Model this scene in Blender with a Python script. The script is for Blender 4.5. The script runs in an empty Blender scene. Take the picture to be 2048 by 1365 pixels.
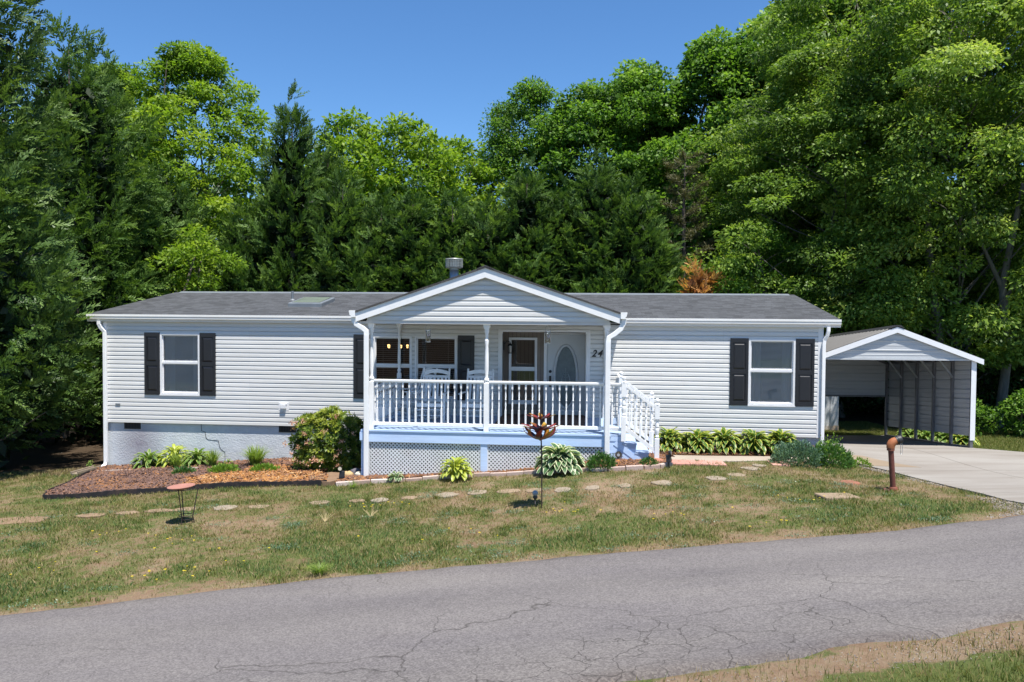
import bpy, math, random
import numpy as np
from mathutils import Vector, Matrix
R_=math.radians
scene=bpy.context.scene
# ---------------------------------------------------------------- camera
cam_d=bpy.data.cameras.new('camera'); cam=bpy.data.objects.new('camera',cam_d)
scene.collection.objects.link(cam); scene.camera=cam
cam_d.sensor_width=36.0; cam_d.lens=36.0*1600/2048; cam_d.clip_end=1000; cam_d.clip_start=.05
PITCH=-.031; ROLL=.0072
cam.matrix_world=Matrix.Translation((0,0,4.0)) @ Matrix.Rotation(math.pi/2+PITCH,4,'X') @ Matrix.Rotation(ROLL,4,'Z')
# ---------------------------------------------------------------- sky and sun
SUNV=Vector((.170,-.300,1.0)).normalized()
w=bpy.data.worlds.new('World'); scene.world=w; w.use_nodes=True
nt=w.node_tree; bg=nt.nodes['Background']
sky=nt.nodes.new('ShaderNodeTexSky'); sky.sky_type='NISHITA'; sky.sun_disc=False
sky.sun_elevation=math.asin(SUNV.z); sky.sun_rotation=math.atan2(SUNV.x,SUNV.y)
sky.altitude=900; sky.air_density=1.0; sky.dust_density=.0; sky.ozone_density=5.5
hs=nt.nodes.new('ShaderNodeHueSaturation'); hs.inputs['Saturation'].default_value=1.13; hs.inputs['Value'].default_value=1.0
mt=nt.nodes.new('ShaderNodeMix'); mt.data_type='RGBA'; mt.blend_type='MULTIPLY'; mt.inputs['Factor'].default_value=1; mt.inputs['B'].default_value=(.95,1.0,1.03,1)
nt.links.new(sky.outputs[0],hs.inputs['Color']); nt.links.new(hs.outputs[0],mt.inputs['A']); nt.links.new(mt.outputs['Result'],bg.inputs[0]); bg.inputs[1].default_value=.098
sd=bpy.data.lights.new('sun','SUN'); sd.energy=5.0; sd.angle=R_(.53); sd.color=(1,.955,.875)
so=bpy.data.objects.new('sun',sd); scene.collection.objects.link(so)
so.rotation_euler=SUNV.to_track_quat('Z','Y').to_euler(); so.location=(0,0,30)
vs=scene.view_settings; vs.view_transform='Standard'; vs.look='None'; vs.exposure=.80; vs.gamma=1; vs.use_curve_mapping=False
scene.cycles.max_bounces=8; scene.cycles.transparent_max_bounces=16
# ---------------------------------------------------------------- helpers
COL=scene.collection
rnd=random.Random(7)
def tag(o,label=None,cat=None,group=None,kind=None):
    if label: o['label']=label
    if cat: o['category']=cat
    if group: o['group']=group
    if kind: o['kind']=kind
    return o
def empty(name,loc=(0,0,0),rz=0,label=None,cat=None,group=None,parent=None):
    o=bpy.data.objects.new(name,None); COL.objects.link(o); o.location=loc; o.rotation_euler=(0,0,rz); o.empty_display_size=.2
    if parent: o.parent=parent
    return tag(o,label,cat,group)
def children(o): return [c for c in bpy.data.objects if c.parent==o]
def copy_tree(o,kids=None,parent=None):
    c=o.copy(); COL.objects.link(c); c.parent=parent
    for ch in list(o.children): copy_tree(ch,None,c)
    return c
def vec(a): return Vector(a)
class MB:
    """collects polygons, then links them as one mesh object"""
    def __init__(s,f=None): s.v=[];s.f=[];s.a=[];s.sm=[];s.fn=f;s.t=0.5;s.smooth=False
    def add(s,vs,fs,smooth=None):
        b=len(s.v)
        for p in vs: s.v.append(s.fn(*p) if s.fn else tuple(p)); s.a.append(s.t)
        for f in fs: s.f.append([i+b for i in f]); s.sm.append(s.smooth if smooth is None else smooth)
    def box(s,x0,x1,y0,y1,z0,z1):
        s.add([(x0,y0,z0),(x1,y0,z0),(x1,y1,z0),(x0,y1,z0),(x0,y0,z1),(x1,y0,z1),(x1,y1,z1),(x0,y1,z1)],
          [(0,3,2,1),(4,5,6,7),(0,1,5,4),(1,2,6,5),(2,3,7,6),(3,0,4,7)],False)
    def quad(s,*p): s.add(p,[tuple(range(len(p)))],False)
    def bar(s,p,q,w,h,up=(0,0,1)):
        p=vec(p);q=vec(q);d=(q-p).normalized();u=vec(up);sd=d.cross(u)
        if sd.length<1e-4: sd=d.cross(vec((1,0,0)))
        sd.normalize();u=sd.cross(d).normalized();a=sd*w/2;b=u*h/2
        s.add([p-a-b,p+a-b,p+a+b,p-a+b,q-a-b,q+a-b,q+a+b,q-a+b],[(0,1,2,3),(4,7,6,5),(0,4,5,1),(1,5,6,2),(2,6,7,3),(3,7,4,0)],False)
    def tube(s,pts,r,n=8,cap=True,smooth=True,up=None):
        pts=[vec(p) for p in pts]; m=len(pts); rs=r if isinstance(r,(list,tuple)) else [r]*m
        V=[];u=None
        for i,p in enumerate(pts):
            d=(pts[min(i+1,m-1)]-pts[max(i-1,0)]).normalized()
            if u is None:
                u=d.orthogonal().normalized() if up is None else vec(up)
            u=(u-d*u.dot(d))
            u=u.normalized() if u.length>1e-6 else d.orthogonal().normalized()
            w=d.cross(u)
            for k in range(n):
                a=2*math.pi*k/n; V.append(p+(u*math.cos(a)+w*math.sin(a))*rs[i])
        F=[]
        for i in range(m-1):
            for k in range(n):
                k2=(k+1)%n; F.append((i*n+k,i*n+k2,(i+1)*n+k2,(i+1)*n+k))
        s.add(V,F,smooth)
        if cap: s.add(V[:n],[tuple(range(n))[::-1]],False); s.add(V[-n:],[tuple(range(n))],False)
    def sweep(s,pts,prof,up=(0,0,1)):
        """prof: list of (a,b): a along side, b along up"""
        pts=[vec(p) for p in pts];m=len(pts);n=len(prof);V=[]
        for i,p in enumerate(pts):
            d=(pts[min(i+1,m-1)]-pts[max(i-1,0)]).normalized();u=vec(up);sd=d.cross(u).normalized();uu=sd.cross(d)
            for a,b in prof: V.append(p+sd*a+uu*b)
        F=[(i*n+k,i*n+(k+1)%n,(i+1)*n+(k+1)%n,(i+1)*n+k) for i in range(m-1) for k in range(n)]
        F+= [tuple(range(n))[::-1],tuple(range((m-1)*n,m*n))]
        s.add(V,F,False)
    def lathe(s,c,prof,n=12,axis='z',smooth=True,cap=True):
        V=[]
        for z,r in prof:
            for k in range(n):
                a=2*math.pi*k/n; q=(r*math.cos(a),r*math.sin(a),z)
                if axis=='y': q=(q[0],q[2],q[1])
                if axis=='x': q=(q[2],q[0],q[1])
                V.append((c[0]+q[0],c[1]+q[1],c[2]+q[2]))
        F=[];m=len(prof)
        for i in range(m-1):
            for k in range(n):
                k2=(k+1)%n; F.append((i*n+k,i*n+k2,(i+1)*n+k2,(i+1)*n+k))
        s.add(V,F,smooth)
        if cap: s.add(V[:n],[tuple(range(n))[::-1]],False); s.add(V[-n:],[tuple(range(n))],False)
    def ball(s,c,r,n=10,sq=(1,1,1)):
        prof=[(math.sin(-math.pi/2+math.pi*i/n),math.cos(-math.pi/2+math.pi*i/n)) for i in range(n+1)]
        V=[];F=[]
        for z,q in prof:
            for k in range(n):
                a=2*math.pi*k/n;V.append((c[0]+r*sq[0]*q*math.cos(a),c[1]+r*sq[1]*q*math.sin(a),c[2]+r*sq[2]*z))
        for i in range(n):
            for k in range(n): F.append((i*n+k,i*n+(k+1)%n,(i+1)*n+(k+1)%n,(i+1)*n+k))
        s.add(V,F,True)
    def prism(s,poly,ext):
        """poly: 3d points (planar), ext: extrusion vector"""
        n=len(poly);e=vec(ext);V=[vec(p) for p in poly]+[vec(p)+e for p in poly]
        s.add(V,[tuple(range(n)),tuple(range(2*n-1,n-1,-1))]+[(i,(i+1)%n+0,(i+1)%n+n,i+n) for i in range(n)],False)
    def build(s,name,mat,parent=None,label=None,cat=None,group=None,kind=None,loc=None,bevel=0,fix=True):
        me=bpy.data.meshes.new(name); me.from_pydata([tuple(p) for p in s.v],[],s.f)
        me.polygons.foreach_set('use_smooth',s.sm)
        at=me.attributes.new('tint','FLOAT','POINT'); at.data.foreach_set('value',s.a)
        me.materials.append(mat); me.update()
        if fix:
            import bmesh
            bm=bmesh.new();bm.from_mesh(me);bmesh.ops.recalc_face_normals(bm,faces=bm.faces);bm.to_mesh(me);bm.free()
        o=bpy.data.objects.new(name,me);COL.objects.link(o)
        if parent:o.parent=parent
        if loc:o.location=loc
        if bevel:
            b=o.modifiers.new('bevel','BEVEL');b.width=bevel;b.segments=2;b.limit_method='ANGLE'
        return tag(o,label,cat,group,kind)
def np_mesh(name,V,F,tint,mat,parent=None,smooth=False,extra=None):
    V=np.asarray(V,np.float32);F=np.asarray(F,np.int32);k=F.shape[1]
    me=bpy.data.meshes.new(name);me.vertices.add(len(V));me.vertices.foreach_set('co',V.ravel())
    me.loops.add(F.size);me.loops.foreach_set('vertex_index',F.ravel())
    me.polygons.add(len(F));me.polygons.foreach_set('loop_start',np.arange(0,F.size,k,dtype=np.int32))
    me.polygons.foreach_set('loop_total',np.full(len(F),k,np.int32))
    if smooth: me.polygons.foreach_set('use_smooth',np.ones(len(F),bool))
    me.update(calc_edges=True)
    at=me.attributes.new('tint','FLOAT','POINT');at.data.foreach_set('value',np.asarray(tint,np.float32).ravel())
    for n,a in (extra or {}).items():
        at=me.attributes.new(n,'FLOAT','POINT');at.data.foreach_set('value',np.asarray(a,np.float32).ravel())
    me.materials.append(mat)
    o=bpy.data.objects.new(name,me);COL.objects.link(o)
    if parent:o.parent=parent
    return o
# ---------------------------------------------------------------- noise for placement
_rg=np.random.RandomState(11);_lat=_rg.rand(256,256)
def vnoise(x,y,sc,off=0):
    x=np.asarray(x)*sc+37.3+off;y=np.asarray(y)*sc+91.7+off*1.7
    xi=np.floor(x).astype(int);yi=np.floor(y).astype(int);fx=x-xi;fy=y-yi
    fx=fx*fx*(3-2*fx);fy=fy*fy*(3-2*fy)
    g=lambda a,b:_lat[a%256,b%256]
    return (g(xi,yi)*(1-fx)+g(xi+1,yi)*fx)*(1-fy)+(g(xi,yi+1)*(1-fx)+g(xi+1,yi+1)*fx)*fy
def fbm(x,y,sc,off=0,o=4):
    s=0;a=1;t=0
    for i in range(o): s=s+a*vnoise(x,y,sc*2**i,off+i*13);t+=a;a*=.55
    return s/t
# ---------------------------------------------------------------- materials
def mat_base(name):
    m=bpy.data.materials.new(name);m.use_nodes=True;n=m.node_tree.nodes;l=m.node_tree.links
    return m,n,l,n['Principled BSDF']
def ramp(n,stops,interp='LINEAR'):
    r=n.new('ShaderNodeValToRGB');r.color_ramp.interpolation=interp
    e=r.color_ramp.elements
    while len(e)<len(stops): e.new(.5)
    for i,(p,c) in enumerate(stops): e[i].position=p;e[i].color=(*c,1) if len(c)==3 else c
    return r
def coords(n,l,scale=(1,1,1),kind='Object'):
    t=n.new('ShaderNodeTexCoord');m=n.new('ShaderNodeMapping');m.inputs['Scale'].default_value=scale
    l.new(t.outputs[kind],m.inputs[0]);return m.outputs[0]
def noise(n,l,co,sc,det=4,rough=.6,dist=0):
    t=n.new('ShaderNodeTexNoise');t.inputs['Scale'].default_value=sc;t.inputs['Detail'].default_value=det
    t.inputs['Roughness'].default_value=rough;t.inputs['Distortion'].default_value=dist
    if co is not None:l.new(co,t.inputs['Vector'])
    return t.outputs['Fac']
def mixc(n,l,fac,a,b,mode='MIX'):
    m=n.new('ShaderNodeMix');m.data_type='RGBA';m.blend_type=mode
    for s_,v in ((m.inputs['Factor'],fac),(m.inputs['A'],a),(m.inputs['B'],b)):
        if isinstance(v,(int,float)): s_.default_value=v
        elif isinstance(v,tuple): s_.default_value=(*v,1)
        else: l.new(v,s_)
    return m.outputs['Result']
def mth(n,l,op,a,b=0,clamp=False):
    m=n.new('ShaderNodeMath');m.operation=op;m.use_clamp=clamp
    for i,v in enumerate((a,b)):
        if isinstance(v,(int,float)): m.inputs[i].default_value=v
        else:l.new(v,m.inputs[i])
    return m.outputs[0]
def bump(n,l,b,h,strength=.3,dist=.01):
    k=n.new('ShaderNodeBump');k.inputs['Strength'].default_value=strength;k.inputs['Distance'].default_value=dist
    l.new(h,k.inputs['Height']);l.new(k.outputs[0],b.inputs['Normal'])
def paint(name,c,rough=.5,var=.12,sc=3,metal=0,bp=.0,bsc=60,spec=.5,dirt=None,scale=(1,1,1)):
    m,n,l,b=mat_base(name);co=coords(n,l,scale)
    f=noise(n,l,co,sc,6,.65)
    lo=tuple(x*(1-var) for x in c);hi=tuple(min(1,x*(1+var*.6)) for x in c)
    r=ramp(n,[(.3,lo),(.7,hi)]);l.new(f,r.inputs[0]);out=r.outputs[0]
    if dirt:
        f2=noise(n,l,co,sc*.6,7,.75,.4);r2=ramp(n,[(.48,(0,0,0)),(.72,(1,1,1))]);l.new(f2,r2.inputs[0])
        out=mixc(n,l,mth(n,l,'MULTIPLY',r2.outputs[0],dirt[1]),out,dirt[0])
    l.new(out,b.inputs['Base Color']);b.inputs['Roughness'].default_value=rough;b.inputs['Metallic'].default_value=metal
    b.inputs['Specular IOR Level'].default_value=spec
    if bp: bump(n,l,b,noise(n,l,co,bsc,4,.6),bp,.006)
    return m
def tint_mat(name,stops,rough=.7,spec=.3,bp=0,noisevar=.25,nsc=30,metal=0):
    m,n,l,b=mat_base(name);a=n.new('ShaderNodeAttribute');a.attribute_name='tint'
    r=ramp(n,stops);l.new(a.outputs['Fac'],r.inputs[0])
    co=coords(n,l);f=noise(n,l,co,nsc,5,.65);v=ramp(n,[(.25,(1-noisevar,)*3),(.75,(1,1,1))]);l.new(f,v.inputs[0])
    l.new(mixc(n,l,1.0,r.outputs[0],v.outputs[0],'MULTIPLY'),b.inputs['Base Color'])
    b.inputs['Roughness'].default_value=rough;b.inputs['Specular IOR Level'].default_value=spec;b.inputs['Metallic'].default_value=metal
    if bp: bump(n,l,b,f,bp,.01)
    return m
def leaf_mat(name,stops,trans=.35,rough=.45,spec=.35,tr_gain=1.6):
    m,n,l,b=mat_base(name);a=n.new('ShaderNodeAttribute');a.attribute_name='tint'
    r=ramp(n,stops);l.new(a.outputs['Fac'],r.inputs[0]);l.new(r.outputs[0],b.inputs['Base Color'])
    b.inputs['Roughness'].default_value=rough;b.inputs['Specular IOR Level'].default_value=spec
    t=n.new('ShaderNodeBsdfTranslucent');g=mixc(n,l,1.0,r.outputs[0],(tr_gain*1.05,tr_gain*1.1,tr_gain*.55),'MULTIPLY');l.new(g,t.inputs[0])
    mx=n.new('ShaderNodeMixShader');mx.inputs[0].default_value=trans;l.new(b.outputs[0],mx.inputs[1]);l.new(t.outputs[0],mx.inputs[2])
    l.new(mx.outputs[0],n['Material Output'].inputs[0]);return m
def glass_mat(name,tint=(.75,.8,.8),refl=.9,ior=1.5):
    m,n,l,b=mat_base(name);n.remove(b)
    tr=n.new('ShaderNodeBsdfTransparent');tr.inputs[0].default_value=(*tint,1)
    gl=n.new('ShaderNodeBsdfGlossy');gl.inputs['Roughness'].default_value=.02;gl.inputs[0].default_value=(refl,refl,refl,1)
    fr=n.new('ShaderNodeFresnel');fr.inputs[0].default_value=ior
    mx=n.new('ShaderNodeMixShader');l.new(mth(n,l,'MULTIPLY',fr.outputs[0],1.8,True),mx.inputs[0])
    l.new(tr.outputs[0],mx.inputs[1]);l.new(gl.outputs[0],mx.inputs[2]);l.new(mx.outputs[0],n['Material Output'].inputs[0]);return m
def emis(name,c,s):
    m,n,l,b=mat_base(name);b.inputs['Emission Color'].default_value=(*c,1);b.inputs['Emission Strength'].default_value=s;b.inputs['Base Color'].default_value=(*c,1);return m
# ---------------------------------------------------------------- material library
M={}
def mk_siding():
    m,n,l,b=mat_base('vinyl_siding');co=coords(n,l,(.4,1,6));t=n.new('ShaderNodeTexCoord');sp=n.new('ShaderNodeSeparateXYZ');l.new(t.outputs['Object'],sp.inputs[0])
    cb_=n.new('ShaderNodeCombineXYZ');l.new(sp.outputs[0],cb_.inputs[0]);l.new(mth(n,l,'SUBTRACT',sp.outputs[2],1.371),cb_.inputs[1])
    br=n.new('ShaderNodeTexBrick');br.inputs['Scale'].default_value=1;br.inputs['Brick Width'].default_value=3.66;br.inputs['Row Height'].default_value=.2032;br.inputs['Mortar Size'].default_value=.0022;br.offset=.37;br.offset_frequency=3
    br.inputs['Color1'].default_value=(.94,.94,.94,1);br.inputs['Color2'].default_value=(1,1,1,1);br.inputs['Mortar'].default_value=(.80,.80,.80,1);l.new(cb_.outputs[0],br.inputs['Vector'])
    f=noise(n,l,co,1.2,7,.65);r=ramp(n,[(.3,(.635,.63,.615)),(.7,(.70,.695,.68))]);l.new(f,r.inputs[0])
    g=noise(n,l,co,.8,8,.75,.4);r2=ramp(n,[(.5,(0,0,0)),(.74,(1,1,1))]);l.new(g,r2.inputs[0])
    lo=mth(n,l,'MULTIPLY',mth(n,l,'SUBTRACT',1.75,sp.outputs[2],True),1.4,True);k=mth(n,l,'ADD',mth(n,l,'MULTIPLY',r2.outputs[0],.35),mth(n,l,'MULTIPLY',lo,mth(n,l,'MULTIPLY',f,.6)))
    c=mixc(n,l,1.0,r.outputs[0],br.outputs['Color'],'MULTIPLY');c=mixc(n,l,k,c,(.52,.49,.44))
    l.new(c,b.inputs['Base Color']);b.inputs['Roughness'].default_value=.45;b.inputs['Specular IOR Level'].default_value=.3
    w_=noise(n,l,coords(n,l,(1,1,1)),1.7,2,.5);bump(n,l,b,w_,.25,.05);return m
M['siding']=mk_siding()
M['siding_old']=paint('vinyl_siding',(.72,.72,.725),.45,.06,1.2,spec=.35,dirt=((.5,.49,.46),.35),scale=(.4,1,6))
M['white']=paint('white_paint',(.84,.84,.84),.4,.05,5,dirt=((.6,.58,.54),.25))
M['vinyl_trim']=paint('white_trim',(.74,.74,.75),.35,.05,4)
M['gutter']=paint('white_gutter',(.74,.73,.71),.3,.08,2,dirt=((.45,.42,.38),.45),scale=(.3,2,2))
M['soffit']=paint('soffit_vinyl',(.62,.6,.58),.5,.06,3)
M['black_shutter']=paint('black_shutter_vinyl',(.015,.015,.019),.38,.2,4,bp=.15,bsc=40,scale=(1,1,.3))
M['tan_panel']=paint('tan_panel_siding',(.25,.205,.17),.6,.15,2,dirt=((.16,.12,.1),.5))
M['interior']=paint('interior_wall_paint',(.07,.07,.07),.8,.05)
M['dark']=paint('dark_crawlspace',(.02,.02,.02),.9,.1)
M['blind']=paint('blind_slats',(.72,.73,.74),.5,.05)
M['glass']=glass_mat('window_glass',(.86,.88,.89))
M['glass_dark']=glass_mat('porch_window_glass',(.42,.45,.45))
M['door']=paint('door_white_paint',(.52,.54,.56),.35,.05)
M['brass']=paint('aged_nickel',(.25,.24,.22),.35,.2,20,metal=.9)
M['black_metal']=paint('black_metal',(.02,.02,.022),.4,.3,20)
M['blue']=paint('pale_blue_deck_paint',(.50,.65,.90),.5,.12,3,dirt=((.55,.63,.78),.5),bp=.15,bsc=25,scale=(.5,2,6))
M['deck']=paint('deck_floor_paint',(.34,.46,.66),.55,.15,3,dirt=((.5,.52,.55),.5),scale=(1,6,1))
M['lattice']=paint('white_lattice_vinyl',(.72,.73,.74),.4,.08,4,dirt=((.5,.47,.42),.35))
M['chair']=paint('painted_chair_white',(.74,.75,.76),.45,.1,8)
M['rug']=paint('brown_outdoor_rug',(.13,.075,.055),.9,.3,30)
M['galv']=paint('galvanized_steel',(.42,.44,.46),.35,.2,9,metal=.7)
M['grey_flash']=paint('grey_flashing',(.16,.18,.2),.5,.15,6)
M['carport_sheet']=paint('carport_sheet_steel',(.47,.49,.51),.38,.06,1.5,spec=.5,dirt=((.3,.31,.33),.4),scale=(.5,.5,2))
M['carport_white']=paint('carport_white_trim',(.74,.75,.77),.35,.05,3)
M['carport_roof']=paint('carport_roof_steel',(.036,.035,.036),.5,.15,2)
M['carport_post']=paint('carport_frame_tube',(.16,.16,.17),.45,.2,6,metal=.3)
M['rust_pipe']=tint_mat('rust_brown_pipe_paint',[(0,(.10,.035,.03)),(.5,(.20,.07,.05)),(1,(.42,.15,.06))],.6,.3,.2,.35,25)
M['terracotta']=paint('terracotta',(.33,.15,.115),.75,.12,12,bp=.1)
M['iron']=paint('wrought_iron',(.04,.025,.02),.7,.4,25)
M['brick_edge']=tint_mat('paver_edging_concrete',[(0,(.38,.27,.22)),(.5,(.52,.40,.35)),(1,(.62,.52,.47))],.9,.2,.4,.3,30)
M['red_paver']=tint_mat('red_paver_concrete',[(0,(.42,.2,.16)),(1,(.60,.34,.28))],.9,.2,.3,.25,25)
M['stone']=tint_mat('stepping_stone',[(0,(.25,.165,.105)),(.5,(.30,.225,.155)),(1,(.31,.265,.21))],.95,.15,.5,.35,14)
M['rock']=tint_mat('garden_rock',[(0,(.16,.15,.17)),(.4,(.6,.42,.2)),(.7,(.72,.66,.55)),(1,(.45,.2,.13))],.85,.2,.5,.4,12)
M['black_edging']=paint('black_plastic_edging',(.014,.013,.016),.6,.3,10,dirt=((.12,.07,.05),.5))
M['bark']=paint('tree_bark',(.13,.105,.085),.9,.5,6,bp=.8,bsc=14,scale=(3,3,.6))
M['grey_bark']=paint('grey_bark',(.15,.135,.115),.9,.4,5,bp=.6,bsc=14,scale=(3,3,.6))
M['shed']=paint('white_shed_siding',(.66,.68,.70),.6,.1,2,dirt=((.55,.46,.36),.5))
M['letter']=paint('black_house_number',(.012,.012,.014),.3,.1)
M['lamp_warm']=emis('lit_bulb_shade',(1,.55,.2),4)
M['crystal']=glass_mat('crackled_lantern_glass',(.86,.9,.95),1.0,1.9)
M['grey_cap']=paint('black_rubber_cap',(.03,.03,.032),.5,.2,20)
# foundation stucco
def mk_found():
    m,n,l,b=mat_base('painted_stucco_foundation');co=coords(n,l)
    f=noise(n,l,co,2.2,6,.7);r=ramp(n,[(.3,(.47,.50,.53)),(.7,(.60,.63,.66))]);l.new(f,r.inputs[0])
    # mould stain under the left vent and damp base: marks with a shape of their own
    g=n.new('ShaderNodeTexGradient');g.gradient_type='SPHERICAL'
    t=n.new('ShaderNodeTexCoord');mp=n.new('ShaderNodeMapping');l.new(t.outputs['Object'],mp.inputs[0])
    mp.inputs['Location'].default_value=(-1.15,0,-1.15);mp.inputs['Scale'].default_value=(1.35,.001,1.35);l.new(mp.outputs[0],g.inputs[0])
    st=mth(n,l,'MULTIPLY',g.outputs['Fac'],mth(n,l,'MULTIPLY',f,1.7),True)
    c=mixc(n,l,st,r.outputs[0],(.20,.17,.21))
    l.new(c,b.inputs['Base Color']);b.inputs['Roughness'].default_value=.9
    v=n.new('ShaderNodeTexVoronoi');v.inputs['Scale'].default_value=26;l.new(co,v.inputs['Vector'])
    h=mth(n,l,'ADD',mth(n,l,'MULTIPLY',v.outputs['Distance'],.7),noise(n,l,co,45,4,.7));bump(n,l,b,h,.55,.012);return m
M['found']=mk_found()
def mk_shingle(name,base):
    m,n,l,b=mat_base(name)
    t=n.new('ShaderNodeTexCoord');mp=n.new('ShaderNodeMapping');l.new(t.outputs['Object'],mp.inputs[0])
    br=n.new('ShaderNodeTexBrick');br.inputs['Scale'].default_value=1.0;br.inputs['Brick Width'].default_value=.24;br.inputs['Row Height'].default_value=.14
    br.inputs['Mortar Size'].default_value=.006;br.inputs['Mortar Smooth'].default_value=.3;br.inputs['Bias'].default_value=-.1
    br.inputs['Color1'].default_value=(.08,.08,.08,1);br.inputs['Color2'].default_value=(1,1,1,1);br.inputs['Mortar'].default_value=(0,0,0,1);br.offset=.42;br.squash=.7;br.squash_frequency=3
    l.new(mp.outputs[0],br.inputs['Vector'])
    gr=noise(n,l,mp.outputs[0],140,3,.8);lg=noise(n,l,mp.outputs[0],.9,5,.6)
    k=mth(n,l,'ADD',mth(n,l,'MULTIPLY',br.outputs['Color'],.55),mth(n,l,'MULTIPLY',gr,.55))
    k=mth(n,l,'ADD',k,mth(n,l,'MULTIPLY',lg,.25))
    lo=tuple(x*.42 for x in base);hi=tuple(x*1.5 for x in base)
    r=ramp(n,[(.25,lo),(.6,base),(1,hi)]);l.new(k,r.inputs[0]);l.new(r.outputs[0],b.inputs['Base Color']);b.inputs['Roughness'].default_value=.95
    bump(n,l,b,mth(n,l,'ADD',mth(n,l,'MULTIPLY',br.outputs['Color'],.6),gr),.7,.012);return m
M['shingle']=mk_shingle('asphalt_shingles',(.056,.059,.065))
M['shingle_porch']=mk_shingle('asphalt_shingles_porch',(.07,.066,.066))
def mk_ground():
    m,n,l,b=mat_base('lawn_soil');co=coords(n,l)
    a=n.new('ShaderNodeAttribute');a.attribute_name='green';a2=n.new('ShaderNodeAttribute');a2.attribute_name='litter_and_dimming'
    f=noise(n,l,co,9,8,.75);f2=noise(n,l,co,60,4,.8);f3=noise(n,l,co,1.3,5,.6)
    soil=ramp(n,[(.3,(.17,.095,.055)),(.5,(.25,.175,.115)),(.72,(.31,.255,.175))]);l.new(mth(n,l,'ADD',mth(n,l,'MULTIPLY',f,.6),mth(n,l,'MULTIPLY',f3,.4)),soil.inputs[0])
    gr=ramp(n,[(.25,(.05,.075,.02)),(.6,(.12,.145,.045)),(.9,(.28,.26,.11))]);l.new(f2,gr.inputs[0])
    g=mth(n,l,'ADD',a.outputs['Fac'],mth(n,l,'MULTIPLY',mth(n,l,'SUBTRACT',f,.5),1.3))
    gs=ramp(n,[(.35,(0,0,0)),(.62,(1,1,1))]);l.new(g,gs.inputs[0])
    c=mixc(n,l,gs.outputs[0],soil.outputs[0],gr.outputs[0])
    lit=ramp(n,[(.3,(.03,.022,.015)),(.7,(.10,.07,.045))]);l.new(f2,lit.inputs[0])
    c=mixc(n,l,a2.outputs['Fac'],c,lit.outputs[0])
    l.new(c,b.inputs['Base Color']);b.inputs['Roughness'].default_value=1;b.inputs['Specular IOR Level'].default_value=.1
    bump(n,l,b,mth(n,l,'ADD',f2,f),.8,.03);return m
M['ground']=mk_ground()
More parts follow.
